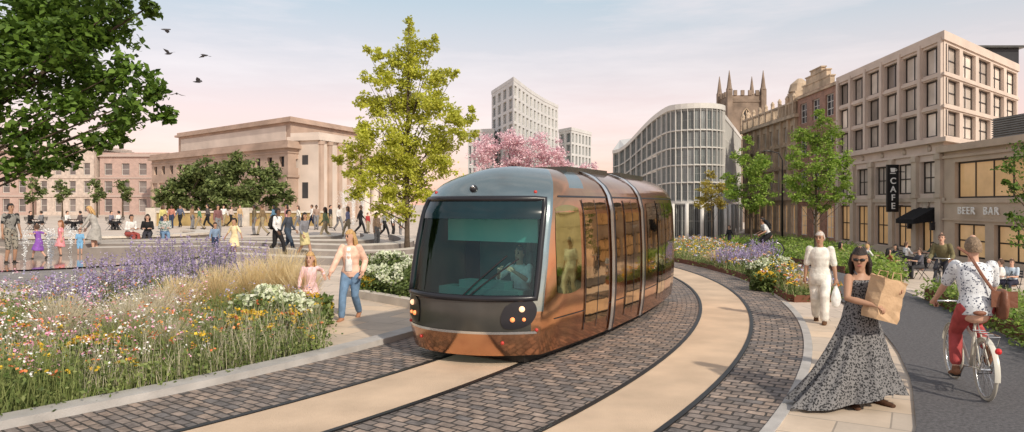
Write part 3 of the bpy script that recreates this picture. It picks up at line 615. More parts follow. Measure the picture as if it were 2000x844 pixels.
STP=mat('grass_pale',(.6,.53,.38),r=.7,var=.2,c2=(.84,.77,.6),src='island',trl=.4)
PUR=mat('purple',(.32,.25,.46),r=.7,var=.25,sc=1,c2=(.55,.46,.68),src='island',trl=.25)
HYD=mat('hydrangea',(.66,.74,.46),r=.7,var=.1,c2=(.88,.88,.76),src='island',trl=.2)
YEL=mat('yellow',(.62,.38,.02),r=.7,var=.15,c2=(.85,.63,.06),src='island',trl=.2)
FW=mat('flower_white',(.8,.78,.75),r=.7,var=.05); FP=mat('flower_pink',(.55,.18,.3),r=.7,c2=(.75,.45,.55),src='island'); FR=mat('flower_orange',(.6,.13,.05),r=.7,c2=(.75,.3,.1),src='island'); FB=mat('flower_lilac',(.38,.36,.58),r=.7,c2=(.55,.5,.72),src='island')
BARK=mat('bark',(.09,.065,.045),r=.9,var=.35,sc=6,bump=1,bsc=22)
def tree(label,px,Yd,blobs,lm,dens,ls,tr=.14,cat='tree',name='tree',group=None,dy=.5,z=None,kk=22):
    x=PX(px,Yd); z=zg(x,Yd) if z is None else z; o=thing(name,label,cat,(x,Yd,z),0,group)
    B=[]
    for (bx,by,br) in blobs:
        r=br/F*Yd; p=W(bx,by,Yd); p.y+=RD.uniform(-1,1)*dy*abs(r)*2.0; B.append((p,r))
    top=max(B,key=lambda q:q[0].z)[0]; t=MB(); b0=V((x,Yd,z-.1))
    mid=V((x+.1*(top.x-x),Yd,(z+top.z)*.5)); t.loft([b0,b0.lerp(mid,.15),mid,top],[tr*1.35,tr,tr*.6,tr*.1],n=8)
    vs=[]
    for p,r in B:
        h=z+(p.z-z)*.55; f=(h-z)/max(top.z-z,.1); s=b0.lerp(mid,min(f*2,1)) if f<.5 else mid.lerp(top,f*2-1)
        t.loft([s,s.lerp(p,.5)+V((0,0,-.06*r)),p],[tr*.3,tr*.15,tr*.05],n=5)
        for i in range(kk):
            d=V((RD.gauss(0,1),RD.gauss(0,1),RD.gauss(0,1))).normalized()*r*RD.uniform(.25,1.15)
            c=p+d; 
            if i<4: t.loft([p,c],[tr*.05,tr*.02],n=4,rnd=0)
            m=max(int(dens*r*r*60/kk),5); q=rng.normal(size=(m,3))*r*.19*np.array([1,1,.65])+np.array(c); vs.append(q)
    t.build('trunk',BARK,o,1,w=1)
    npmesh('crown',quads(np.concatenate(vs),ls,.4),4,lm,o,w=1)
    return o
tree('large dark green tree overhanging the left edge of the picture',-230,13,[(60,60,95),(170,35,66),(240,15,32),(285,8,20),(105,160,76),(195,150,46),(240,140,36),(285,165,32),(310,185,18),(60,255,58),(150,215,35),(215,235,26),(275,225,36),(315,222,18),(190,275,24),(240,270,18),(40,325,34),(100,325,28),(-70,90,130),(-110,240,110),(150,95,55),(0,150,85),(130,305,22),(20,30,95),(200,70,33),(90,20,80)],LD,38,.075,.15,z=.3,kk=34)
GK=[(800,45,9),(803,62,13),(808,90,22),(775,115,24),(740,108,17),(717,96,9),(835,98,18),(850,78,9),(800,140,36),(750,155,27),(715,150,12),(855,150,25),(888,143,10),(730,205,30),(705,195,12),(790,200,44),(850,205,36),(885,230,26),(915,235,14),(920,215,7),(712,245,15),(720,270,30),(780,275,46),(850,280,40),(900,265,20),(928,262,8),(690,300,21),(660,312,13),(740,325,36),(800,330,42),(860,320,32),(690,335,17),(720,355,25),(770,378,30),(820,380,28),(790,415,20),(695,382,17),(745,410,19)]
tree('tall yellow green ginkgo tree behind the tram',795,33,GK,LY,40,.08,.12,kk=28)
tree('pink blossom tree peeking over the tram roof',1020,40,[(955,285,28),(985,275,24),(1015,278,24),(1045,287,26),(1085,300,24),(1020,308,32),(1105,318,18),(945,315,24),(1060,325,28),(1000,325,30),(1140,330,13),(1160,326,9)],LB,34,.07,.1)
tree('fresh green street tree in front of the brick gable',1593,40,[(1598,222,10),(1603,240,16),(1572,262,20),(1627,265,21),(1595,280,28),(1560,310,22),(1640,315,20),(1600,330,34),(1545,352,16),(1655,350,13),(1575,370,28),(1627,375,24),(1600,400,20),(1550,385,14),(1655,385,10)],LF,34,.075,.09)
tree('fresh green street tree in front of the ornate stone building',1467,47,[(1465,275,10),(1450,308,18),(1485,315,18),(1465,340,26),(1430,350,16),(1502,350,13),(1445,380,22),(1487,385,20),(1422,380,10),(1465,405,14)],LF,34,.08,.08)
tree('small amber leaved tree by the curved office',1390,55,[(1390,340,10),(1380,370,16),(1405,370,16),(1390,393,18),(1370,398,12),(1410,400,10)],LA,28,.085,.06)
tree('broad green tree at left in front of the stone hall',365,72,[(370,352,32),(345,368,26),(400,340,28),(328,385,18),(390,375,30),(360,392,20),(335,402,14),(395,400,18)],LH,11,.19,.2)
tree('broad green tree at right in front of the stone hall',480,70,[(470,332,30),(440,348,30),(510,346,28),(535,368,24),(490,375,32),(450,380,28),(557,385,14),(420,366,22),(430,400,18),(475,402,18),(525,398,18)],LH,11,.19,.2)
for i,px in enumerate((65,122,190,240)):
    tree('%s small street tree before the hazy brick terrace'%('leftmost','second','third','rightmost')[i],px,95,[(px-4,362,12),(px+6,375,12),(px,385,11)],LH,6,.2,.12,group='small street trees by the brick terrace')
tree('dark leafy tree cut by the right edge of the picture',2060,20,[(1985,330,24),(2005,380,30),(1978,365,10),(1992,430,24),(1968,420,7),(2010,470,22),(2030,300,40),(1960,355,6)],LD,26,.055,.1)
def inpoly(p,poly):
    x,y=p; c=False; j=len(poly)-1
    for i in range(len(poly)):
        a,b=poly[i],poly[j]
        if (a[1]>y)!=(b[1]>y) and x<(b[0]-a[0])*(y-a[1])/(b[1]-a[1])+a[0]: c=not c
        j=i
    return c
def scat(poly,n,bias=0,cond=None):
    xs=[p[0] for p in poly]; ys=[p[1] for p in poly]; r=[]
    while len(r)<n:
        x=RD.uniform(min(xs),max(xs)); y=min(ys)+(max(ys)-min(ys))*RD.random()**(1+bias)
        if inpoly((x,y),poly) and abs(x)/max(y,.1)<.85 and (cond is None or cond(x,y)): r.append((x,y,zg(x,y)+.04))
    return np.array(r)
def outv(n,s): 
    a=rng.uniform(0,2*pi,n); m=rng.uniform(.2,1,n)*s; return np.stack([np.cos(a)*m,np.sin(a)*m],1)
def meadow(name,poly,n,h0,h1,m,lab,w=.006,s=.2,bias=.5,cond=None):
    p=scat(poly,n,bias,cond); npmesh(name,ribbons(p,rng.uniform(h0,h1,n),outv(n,s),w,2),4,m,None,kind='stuff',label=lab,cat='grass')
patchy=lambda x,y:math.sin(x*1.7+y)*math.cos(y*1.3-x*.6)>-.15
meadow('meadow_grass',bedA,20000,.12,.4,GR,'green meadow grass filling the large left bed',.007,.16); meadow('tall_meadow_grass',bedA,6000,.35,.8,GR,'taller patches of green grass in the large left bed',.005,.2,.4,lambda x,y:not patchy(x,y)); meadow('dry_meadow_grass',bedA,7000,.3,.7,STP,'pale dry grass through the large left bed',.0035,.22,.5,patchy)
p=scat(bedA,2600,.4); q=np.repeat(p,22,0)+rng.normal(size=(2600*22,3))*np.array([.13,.13,0.]); q[:,2]+=rng.uniform(0,1,len(q))*np.repeat(rng.uniform(.15,.55,2600),22)
npmesh('leafy_groundcover',quads(q,.03,.3),4,[LG,GR],None,mi=rng.integers(0,2,len(q)),kind='stuff',label='leafy green growth covering the large left bed',cat='foliage')
def flowers(name,poly,n,h0,h1,mats,r,label,cond=None,bias=.4,k=6):
    p=scat(poly,n,bias,cond); c=np.repeat(p,k,0)+rng.normal(size=(n*k,3))*np.array([.03,.03,.018]); c[:,2]+=np.repeat(rng.uniform(h0,h1,n),k)
    npmesh(name,quads(c,r,.8,.8),4,mats,None,mi=np.repeat(rng.integers(0,len(mats),n),k),kind='stuff',label=label,cat='flowers')
flowers('wildflowers',bedA,1500,.3,.8,[FW,FP,FW,FR,FW,FP],.017,'white, pink and orange wildflowers scattered through the left bed',lambda x,y:x/y<-.42)
flowers('yellow_wildflowers',bedA,650,.25,.6,[YEL,YEL,FR],.023,'yellow and orange wildflowers low in the left bed')
flowers('lilac_wildflowers',bedA,500,.4,.8,[FB,PUR],.017,'lilac wildflowers at the back of the left bed',lambda x,y:y>12.)
def clump(name,label,x,y,r,h,n,m,group=None,cat='ornamental grass',w=.004):
    o=thing(name,label,cat,(x,y,zg(x,y)),0,group); b=rng.normal(size=(n,3))*np.array([.09,.09,0])*r*1.6; b[:,2]=.02
    npmesh('blades',ribbons(b,rng.uniform(.55,1.,n)*h,b[:,:2]*1.5+outv(n,r),w,4),4,m,o); return o
for i,(px,Yd,r,h,m,w) in enumerate(((425,13.2,.42,1.15,STR,'left of the hydrangeas'),(548,13.9,.6,1.45,STR,'tallest, beside the path'),(592,13.4,.36,1.15,STR,'right next to the walking girl'),(350,12.6,.4,1.0,STR,'below the lavender'),(492,13.5,.45,1.25,STR,'between two taller clumps'),(250,10.5,.5,.9,STP,'among the white flowers at left'),(330,9.7,.4,.7,STP,'low near the kerb'),(120,10.5,.5,.95,STP,'pale one at far left'),(300,11.6,.5,.95,STP,'pale one in the middle of the bed'))):
    clump('grass_clump','arching dry ornamental grass clump, '+w,PX(px,Yd),Yd,r,h,900,m,'ornamental grasses in the left bed',w=.007 if m is STR else .006)
def lavender(name,label,cx,cy,rx,ry,n,h,z=None):
    a=rng.uniform(0,2*pi,n); q=np.sqrt(rng.uniform(0,1,n)); b=np.stack([np.cos(a)*q*rx,np.sin(a)*q*ry,np.zeros(n)],1); hh=rng.uniform(.5,1.15,n)*h; ov=outv(n,.18)
    o=thing(name,label,'lavender',(cx,cy,zg(cx,cy))); npmesh('stems',ribbons(b,hh*.95,ov,.007,2),4,GR,o)
    k=18; t=rng.uniform(.6,1.,(n,k)); c=np.repeat(b,k,0); T=t.ravel(); c[:,:2]+=np.repeat(ov,k,0)*(T[:,None]**1.8); c[:,2]+=np.repeat(hh,k)*T; c+=rng.normal(size=c.shape)*.014
    npmesh('flower_spikes',quads(c,.021,.1,.7),4,PUR,o)
for px,Yd,rx,ry,n,h,w in ((255,14.3,1.0,.8,210,1.05,'left drift of purple lavender behind the wildflowers'),(355,15.6,1.1,.9,270,1.3,'middle drift of purple lavender below the plaza steps'),(455,16.2,.95,.8,220,1.2,'right drift of purple lavender reaching the footpath'),(130,12.8,.6,.5,110,.85,'thin drift of purple lavender at far left')):
    lavender('lavender',w,PX(px,Yd),Yd,rx,ry,n,h)
def hydrangea(label,x,y,r,h,nh,m=HYD,name='hydrangea',cat='shrub',hr=.1):
    o=thing(name,label,cat,(x,y,zg(x,y))); hs=[]
    for i in range(nh):
        a=RD.uniform(0,2*pi); q=math.sqrt(RD.random())*r; hs.append((q*math.cos(a),q*math.sin(a),h*(1-.35*(q/r)**2)*RD.uniform(.85,1.05)))
    hs=np.array(hs); d=unit(rng.normal(size=(nh*70,3))); c=np.repeat(hs,70,0)+d*hr*rng.uniform(.75,1.,(nh*70,1))*np.array([1,1,.8])
    npmesh('flower_heads',quads(c,hr*.26,.2,.9),4,m,o)
    nl=nh*45; a=rng.uniform(0,2*pi,nl); q=np.sqrt(rng.uniform(0,1,nl))*r*1.1; npmesh('leaves',quads(np.stack([q*np.cos(a),q*np.sin(a),rng.uniform(.05,.9,nl)*h],1),.055,.5),4,LG,o)
for px,Yd,r,h,n,w in ((515,12.5,.5,.72,15,'white hydrangea mound in front of the tallest straw grass'),(570,12.2,.45,.66,12,'white hydrangea mound nearest the footpath edge')): hydrangea(w,PX(px,Yd),Yd,r,h,n,hr=.135)
hydrangea('white hydrangea in the bed left of the tram, left one',PX(735,17.5),17.5,.5,.7,14,hr=.12); hydrangea('white hydrangea in the bed left of the tram, right one',PX(785,16.8),16.8,.5,.8,14,hr=.12); hydrangea('white hydrangea at the back of the bed left of the tram',PX(760,20.5),20.5,.6,.9,15,hr=.12)
for px,Yd,r,h,w in ((602,12.9,.4,.6,'yellow flowering mound beside the walking girl'),(485,11.2,.5,.5,'yellow flowering mound near the kerb, left one'),(575,11.6,.45,.48,'yellow flowering mound near the kerb, right one'),(190,9.3,.45,.5,'yellow flowering mound at the bottom left'),(715,17.2,.3,.45,'yellow flowering mound in the bed left of the tram')):
    hydrangea(w,PX(px,Yd),Yd,r,h,44,YEL,'yellow_flower_mound','plant',.06)
p=scat(bedB,700); q=np.repeat(p,14,0)+rng.normal(size=(9800,3))*np.array([.12,.12,.0]); q[:,2]+=rng.uniform(0,.45,9800); npmesh('bed_foliage',quads(q,.04,.4),4,LG,None,kind='stuff',label='low green foliage in the bed left of the tram',cat='foliage')
def fillbed(poly,n,h,lab,m1=LG,ls=.04,bias=0):
    p=scat(poly,n,bias); q=np.repeat(p,18,0)+rng.normal(size=(n*18,3))*np.array([.14,.14,0.]); q[:,2]+=rng.uniform(0,1,n*18)*np.repeat(rng.uniform(.4,1,n),18)*h
    npmesh('bed_foliage',quads(q,ls,.4),4,[m1,GR],None,mi=(rng.uniform(0,1,n*18)>.7).astype(int),kind='stuff',label=lab,cat='foliage')
fillbed(bed1,2200,.36,'low green foliage in the right flower bed'); meadow('meadow_grass',bed1,6000,.2,.45,GR,'green grass blades in the right flower bed',.008,.15,0); meadow('dry_meadow_grass',bed1,3500,.25,.5,STR,'straw grass blades in the right flower bed',.006,.15,0)
flowers('bed_flowers',bed1,900,.3,.5,[YEL,FW,FB,YEL,FR],.028,'mixed yellow, white and lilac flowers of the right flower bed')
fillbed(bed2,3000,.95,'tall green foliage of the far bed beyond the cycle path',LF,.07); fillbed(bed3,1800,.55,'green foliage of the bed at bottom right',LF,.04)
meadow('meadow_grass',bed3,2500,.3,.65,GR,'grass blades in the bed at bottom right',.008,.2,0)
for px,Yd,r,h,n,w in ((1490,20.5,.45,.6,14,'white hydrangea nearest the tram in the right flower bed'),(1515,22.5,.5,.6,14,'white hydrangea at the back of the right flower bed')): hydrangea(w,PX(px,Yd),Yd,r,h,n)
hydrangea('yellow flowering mound in the right flower bed',PX(1500,18.3),18.3,.4,.5,30,YEL,'yellow_flower_mound','plant',.05)
lavender('lavender','purple lavender drift in the right flower bed',PX(1440,24),24,.8,1.0,220,.75); lavender('lavender','purple lavender beside the distant cyclist',PX(1490,27),27,.5,.5,140,.8)
clump('grass_clump','straw ornamental grass at the front of the right flower bed',PX(1575,17.2),17.2,.35,.65,400,STR,w=.007); clump('grass_clump','straw ornamental grass in the middle of the right flower bed',PX(1400,25),25,.5,.7,400,STR,w=.008)
# ---------------------------------------------------------------- tram
TC=(-24.2,26.0); TR0=28.45; PH0=34.8; TL=7.9
COP=mat('copper_paint',(.82,.46,.26),r=.14,me=1,var=.3,sc=2.2,c2=(.45,.23,.14),bump=.1,bsc=2.5); STL=mat('steel_paint',(.42,.52,.53),r=.17,me=.9,var=.35,sc=2.5,c2=(.24,.28,.28),bump=.1,bsc=3)
GUN=mat('gunmetal_paint',(.085,.085,.078),r=.22,me=.5,var=.2); TGL=mat('tram_glass',(.8,.55,.3),r=.04,me=1,var=.35,sc=2.5,c2=(.3,.2,.11),bump=.1,bsc=2); TGG=mat('cab_glass',(.5,.5,.24),r=.05,me=1,var=.35,sc=2.5,c2=(.22,.22,.09),bump=.1,bsc=2); SIL=mat('silver_band',(.72,.73,.73),r=.2,me=.9,var=.08)
TEAL=mat('teal_panel',(.22,.5,.46),r=.5,var=.15,c2=(.13,.36,.34)); DTE=mat('cab_wall',(.06,.15,.15),r=.7,var=.3)
def interp(z,tab):
    for (a,x),(b,y) in zip(tab,tab[1:]):
        if z<=b: return x+(y-x)*max(0,(z-a))/(b-a)
    return tab[-1][1]
HW=[(.15,.99),(.4,1.03),(.8,1.06),(1.4,1.06),(2.1,1.03),(2.35,.97),(2.5,.89),(2.62,.75),(2.72,.54),(2.77,.36),(2.8,.0)]
S0=[(.15,.06),(.25,.04),(.4,.02),(.6,0),(.9,.03),(1.15,.08),(1.6,.17),(2.1,.3),(2.35,.42),(2.5,.56),(2.62,.76),(2.72,1.05),(2.77,1.3),(2.8,1.6)]
def TP(s,y,z):
    ph=rad(PH0)-s/TR0; r=TR0+y; return V((TC[0]+r*math.cos(ph),TC[1]-r*math.sin(ph),z))
def hwz(z): return interp(z,HW)
SK=.17
def su_(u): return .46*abs(u)**2.3+SK*u
def front(u,z,off=0):
    def q(u,z): return TP(interp(z,S0)+.04+su_(u),hwz(z)*u,z)
    p=q(u,z)
    if off:
        e=.02; n=(q(u+e,z)-q(u-e,z)).cross(q(u,z+e)-q(u,z-e)).normalized()
        if n.dot(TP(3,0,z)-p)>0: n=-n
        p=p+n*off
    return p
def side(s,z,sg=1,off=0): return TP(s,sg*(hwz(z)+off),z)
tram=thing('tram','copper and steel articulated tram coming round the bend','tram',tuple(TP(3,0,0)))
zr=[.15,.2,.28,.38,.46,.6,.75,.95,1.15,1.4,1.65,1.9,2.1,2.25,2.35,2.45,2.52,2.58,2.64,2.69,2.73,2.76,2.785,2.8]
us=[-1,-.97,-.9,-.75,-.55,-.35,-.15,0,.15,.35,.55,.75,.9,.97,1]; ns=14
t=MB(); vs=[]; nc=2*ns+len(us)
for z in zr:
    sL=interp(z,S0)+.04+su_(-1); sR=interp(z,S0)+.04+su_(1)
    for k in range(ns): vs.append(side(TL+(sL-TL)*k/ns,z,-1))
    for u in us: vs.append(front(u,z))
    for k in range(1,ns+1): vs.append(side(sR+(TL-sR)*k/ns,z,1))
for i in range(len(zr)-1):
    zm=(zr[i]+zr[i+1])/2
    for j in range(nc-1):
        if ns<=j<ns+len(us)-1:
            um=(us[j-ns]+us[j-ns+1])/2
            if .95<zm<2.25 and abs(um)<.9: continue
            m=1 if zm>2.2 or abs(um)>.9 and zm>.8 else (2 if .46<zm<.95 and abs(um)<.9 else 0)
        else: m=1 if zm>2.45 and (j>ns+len(us)-1 and j-ns-len(us)<1 or j<ns and j>ns-2) else 0
        t.f.append([i*nc+j,i*nc+j+1,(i+1)*nc+j+1,(i+1)*nc+j]); t.m.append(m); t.uv.append(None)
    t.f.append([i*nc,(i+1)*nc,(i+1)*nc+nc-1,i*nc+nc-1]); t.m.append(0); t.uv.append(None)
t.v=[tuple(p) for p in vs]
t.build('body',[COP,STL,GUN],tram,1,w=1)
def patch(name,fn,a0,a1,b0,b1,m,na=10,nb=10,rd=.0,parent=None,smooth=1):
    t=MB(); vs=[]; ac,ah,bc,bh=(a0+a1)/2,(a1-a0)/2,(b0+b1)/2,(b1-b0)/2
    for j in range(nb+1):
        for i in range(na+1):
            a=-1+2*i/na; b=-1+2*j/nb; A=a*math.sqrt(1-rd*b*b/2); B=b*math.sqrt(1-rd*a*a/2); vs.append(fn(ac+ah*A,bc+bh*B))
    t.add(vs,[(j*(na+1)+i,j*(na+1)+i+1,(j+1)*(na+1)+i+1,(j+1)*(na+1)+i) for j in range(nb) for i in range(na)])
    b=tram.location; t.v=[(p[0]-b[0],p[1]-b[1],p[2]-b[2]) for p in t.v]
    return t.build(name,m,parent or tram,smooth)
m,tt,bs,n_,l_=nt('windscreen'); 
tr=n_.new('ShaderNodeBsdfTransparent'); tr.inputs[0].default_value=(.58,.88,.84,1); gl=n_.new('ShaderNodeBsdfGlossy'); gl.inputs['Roughness'].default_value=.03; gl.inputs[0].default_value=(.8,.95,.95,1)
mx=n_.new('ShaderNodeMixShader'); mx.inputs[0].default_value=.05; l_.new(tr.outputs[0],mx.inputs[1]); l_.new(gl.outputs[0],mx.inputs[2]); l_.new(mx.outputs[0],n_['Material Output'].inputs[0]); WSC=m
patch('windscreen',lambda u,z:front(u,z,.003),-.9,.9,.95,2.25,WSC,18,14)
patch('windscreen_visor_strip',lambda u,z:front(u,z,.012),-.9,.9,2.0,2.26,mat('dark_glass',(.008,.025,.032),r=.08,var=.2,spec=.4),16,4)
t=MB(); bd=[(u/10*.92,.93) for u in range(-10,11)]+[(.92,.93+q*.135) for q in range(1,11)]+[(u/10*.92,2.28) for u in range(9,-11,-1)]+[(-.92,2.28-q*.135) for q in range(1,11)]
t.tube([front(u,z,.004) for u,z in bd],.045,8); t.build('windscreen_frame',BKP,tram,1,w=1)
t=MB(); t.hexa(.95,.98,-.8,.8,1.66,2.0,0,TP); t.build('sun_blind',TEAL,tram,w=1)
t=MB(); t.hexa(2.0,2.05,-.9,.9,.3,2.4,0,TP); t.build('cab_wall',DTE,tram,w=1)
t=MB(); t.hexa(.6,.95,-.7,.7,.4,1.0,0,TP); t.hexa(.7,.95,-.4,.4,.99,1.1,0,TP); t.build('dashboard',mat('dash',(.04,.1,.1),r=.5),tram,w=1)
t=MB(); t.hexa(.6,2.,-.85,.85,.25,.35,0,TP); t.build('cab_floor',DTE,tram,w=1)
t=MB(); t.loft([TP(1.57,.25,.7),TP(1.61,.25,1.1),TP(1.65,.25,1.45)],[(.22,.07),(.24,.06),(.18,.05)],n=12); t.loft([TP(1.63,.25,1.45),TP(1.63,.25,1.66)],[(.12,.05),(.1,.04)],n=10); t.build('driver_seat',mat('seat_grey',(.25,.27,.27),r=.7),tram,1,w=1)
d=TP(1.4,.25,0); person('tram driver in pale shirt seated behind the windscreen',d.x,d.y,270-PH0,1.66,top=((.85,.87,.87),.5),hair=('short',GRY),pose='sit',z=.32,lh=(.4,.15,.95),rh=(.4,-.15,.95),near=1)
LW=emit('lamp_warm',(1,.3,.1),.9); LWW=emit('lamp_amber',(1,.6,.36),1.1); RL=emit('marker_red',(.45,.04,.03),.15)
for sg in (1,-1):
    h=patch('headlight',lambda u,z:front(u,z+.22*(abs(u)-.78),.012),min(.6*sg,.94*sg),max(.6*sg,.94*sg),.53,.9,BKP,8,8,.8)
    for (u,z,r,lm) in ((.8*sg,.79,.042,LWW),(.72*sg,.65,.034,LW),(.83*sg,.65,.026,LW)):
        t=MB(); c=front(u,z,.014); t.ball(c-tram.location,r); t.build('lamp',lm,h,1)
    for u,z in ((.82,2.38),(.62,.33),(.95,.5)):
        t=MB(); t.ball(front(u*sg,z,.0),.026); t.build('marker_light',RL,tram,1,w=1)
t=MB(); c=front(0,2.42,.01); t.ball(c,.06); t.build('roof_lamp',BKP,tram,1,w=1); t=MB(); t.ball(front(0,2.42,.05),.03); t.build('roof_lamp_lens',CHR,tram,1,w=1)
for a,b in (((.1,.92),(.6,1.5)),((.18,.92),(.72,1.46))):
    t=MB(); t.tube([front(a[0]+(b[0]-a[0])*q/6,a[1]+(b[1]-a[1])*q/6,.03) for q in range(7)],.011,5); t.build('wiper',BKP,tram,w=1)
patch('bumper_trim',lambda u,z:front(u,z,.008),-.95,.95,.45,.485,SIL,18,1)
for sg in (1,-1):
    fn=lambda s,z:side(s,z,sg,.006)
    patch('cab_side_window',fn,1.02,1.78,.92,2.2,TGG,8,8,.3)
    for a,b in ((3.15,3.5),(4.95,5.7),(6.6,7.5)): patch('side_window',fn,a,b,.9,2.24,TGL,6,8,.1)
    for a,b in ((1.9,2.8),(3.58,4.4),(5.78,6.5)):
        dr=patch('door',fn,a,b,.3,2.28,COP,4,10,.02)
        mid=(a+b)/2
        for c0,c1 in ((a+.025,mid-.012),(mid+.012,b-.025)): patch('door_glass',lambda s,z:side(s,z,sg,.012),c0,c1,.4,2.24,TGL,4,8,.05,dr)
        for c0 in (a,mid,b): patch('door_seal',lambda s,z:side(s,z,sg,.014),c0-.009,c0+.009,.3,2.28,BKP,1,8,0,dr)
    patch('skirt_line',fn,.98,TL,.6,.615,BKP,24,1); patch('roof_gutter',fn,1.2,TL,2.31,2.335,BKP,24,1)
for s0_,s1_ in ((2.9,3.02),(3.03,3.1),(4.5,4.62),(4.63,4.72)):
    t=MB(); prof=[(-1,z) for z in zr]+[(1,z) for z in zr[::-1][1:]]; vs=[]
    for s in (s0_,s1_):
        for sg,z in prof: vs.append(TP(s,sg*(hwz(z)+.02*(1 if z<2.79 else 0)),z+(.02 if z>2.6 else 0)))
    k=len(prof); t.add(vs,[(i,i+1,k+i+1,k+i) for i in range(k-1)]); t.build('articulation_band',SIL if s1_-s0_>.1 else BKP,tram,1,w=1)
t=MB()
for i in range(8): t.hexa(.6+i*.9,.6+(i+1)*.9,-.8,.8,.04,.22,0,TP)
t.build('undercarriage',DARK,tram,w=1)
for a,b in ((2.4,4.2),(5,7)):
    t=MB(); t.hexa(a,b,-.5,.5,2.7,2.82,0,TP); t.build('roof_equipment',GUN,tram,w=1)
# ---------------------------------------------------------------- buildings
def offp(poly,d):
    n=len(poly); r=[]
    for i in range(n):
        a,b,c=V(poly[i-1]),V(poly[i]),V(poly[(i+1)%n]); e=(b-a).normalized(); f=(c-b).normalized(); n1=V((e.y,-e.x)); n2=V((f.y,-f.x)); m=(n1+n2); q=m/max(m.dot(n1),.3); r.append((b.x+q.x*d,b.y+q.y*d))
    return r
def frame_of(p,q):
    p,q=V(p),V(q); u=(q-p).normalized(); n=V((u.y,-u.x)); return (lambda a,b,c:(p.x+u.x*a+n.x*b,p.y+u.y*a+n.y*b,c)),(q-p).length
def bld(name,label,cat,poly,z0,z1,wm,holes={},dep=.25,fm=None,gm=None,bands=(),trim=None,roof=None,nx=2,ny=2,bar=.06,sub=0,group=None,lowg=None):
    c=sum((V(p) for p in poly),V((0,0)))/len(poly); o=thing(name,label,cat,(c.x,c.y,z0),0,group); t=MB(); wins=[]
    for i in range(len(poly)):
        fr,L=frame_of(poly[i],poly[(i+1)%len(poly)]); hs=holes.get(i,[]); hs=hs(L) if callable(hs) else hs
        us=sorted({0.,L,*[h[0] for h in hs],*[h[1] for h in hs]}); zs=sorted({z0,z1,*[h[2] for h in hs],*[h[3] for h in hs]})
        for a,b in zip(us,us[1:]):
            for d,e in zip(zs,zs[1:]):
                am,dm=(a+b)/2,(d+e)/2
                if any(h[0]<am<h[1] and h[2]<dm<h[3] for h in hs): continue
                t.add([fr(a,0,d),fr(b,0,d),fr(b,0,e),fr(a,0,e)],[(0,1,2,3)],0,[[(a,d),(b,d),(b,e),(a,e)]])
        for h in hs:
            a,b,d,e=h[:4]
            for q in (((a,d),(b,d)),((b,d),(b,e)),((b,e),(a,e)),((a,e),(a,d))):
                t.add([fr(q[0][0],0,q[0][1]),fr(q[1][0],0,q[1][1]),fr(q[1][0],-dep,q[1][1]),fr(q[0][0],-dep,q[0][1])],[(0,1,2,3)],0,[[q[0],q[1],(q[1][0]+.2,q[1][1]),(q[0][0]+.2,q[0][1])]])
            wins.append((fr,)+tuple(h))
    t.build('wall',wm,o,w=1)
    t=MB(); t.prism(offp(poly,-.02),z1-.35,z1-.3); t.build('roof',roof or KERB,o,w=1)
    for k,bn in enumerate(bands):
        t=MB(); t.prism(offp(poly,bn[2]),bn[0],bn[1]); t.build('cornice',bn[3] if len(bn)>3 else (trim or wm),o,w=1)
    wins.sort(key=lambda w:w[0](w[1],0,0)[1]); rest=MB()
    for k,wv in enumerate(wins):
        fr,a,b,d,e=wv[:5]; kx,ky=(wv[5],wv[6]) if len(wv)>6 else (nx,ny)
        g_m=lowg if (lowg and e<2.4) else gm
        t=MB() if k<100 else rest; y0,y1=-dep*.8,-dep*.8+.07
        for q in ((a,a+bar,d,e),(b-bar,b,d,e),(a+bar,b-bar,d,d+bar),(a+bar,b-bar,e-bar,e)): t.hexa(q[0],q[1],y0,y1,q[2],q[3],0,fr)
        for i in range(1,kx): x=a+(b-a)*i/kx; t.hexa(x-bar*.4,x+bar*.4,y0,y1-.01,d+bar,e-bar,0,fr)
        for i in range(1,ky): z=d+(e-d)*i/ky; t.hexa(a+bar,b-bar,y0,y1-.02,z-bar*.4,z+bar*.4,0,fr)
        g=MB() if sub and k<100 else t
        g.add([fr(a,y0+.02,d),fr(b,y0+.02,d),fr(b,y0+.02,e),fr(a,y0+.02,e)],[(0,1,2,3)],0 if g is not t else 1)
        if k<100:
            w=t.build('window',[fm or BKP,g_m],o,w=1)
            if g is not t: b_=o.location; g.v=[(p[0]-b_[0],p[1]-b_[1],p[2]-b_[2]) for p in g.v]; g.build('pane',g_m,w)
    if rest.f: rest.build('window',[fm or BKP,gm],o,w=1,kind='stuff')
    return o
def grid(n,rows,mg=.3):
    def f(L):
        B=L/n; return [(B*i+mg*B,B*(i+1)-mg*B,c,d) for i in range(n) for (c,d) in rows]
    return f
ST1=mat('portland_stone',(.5,.42,.34),r=.8,var=.15,sc=.8,bump=.15,bsc=12); ST2=mat('grid_stone',(.6,.5,.43),r=.8,var=.1,sc=.8); ST3=mat('weathered_stone',(.5,.39,.28),r=.85,var=.35,sc=.9,bump=.4,bsc=6); ST4=mat('bar_stone',(.5,.4,.31),r=.8,var=.15,sc=.7,bump=.15,bsc=9); ST5=mat('gothic_stone',(.23,.175,.135),r=.9,var=.35,sc=.6,bump=.4,bsc=4)
BRK=brick('red_brick',(.36,.18,.12),(.27,.135,.09),(.3,.23,.19),.3,.1,.012,var=.3,bump=.2); BRP=brick('haze_tinted_brick',(.48,.33,.28),(.44,.31,.27),(.46,.37,.33),.5,.18,.015,var=.15,bump=.1)  # far brick: distance haze put into the colour as a lighter pink
HAL=mat('hall_stone',(.46,.34,.27),r=.85,var=.22,sc=.35,bump=.2,bsc=3); HALP=mat('hall_pale_stone',(.64,.55,.48),r=.85,var=.15,sc=.3)
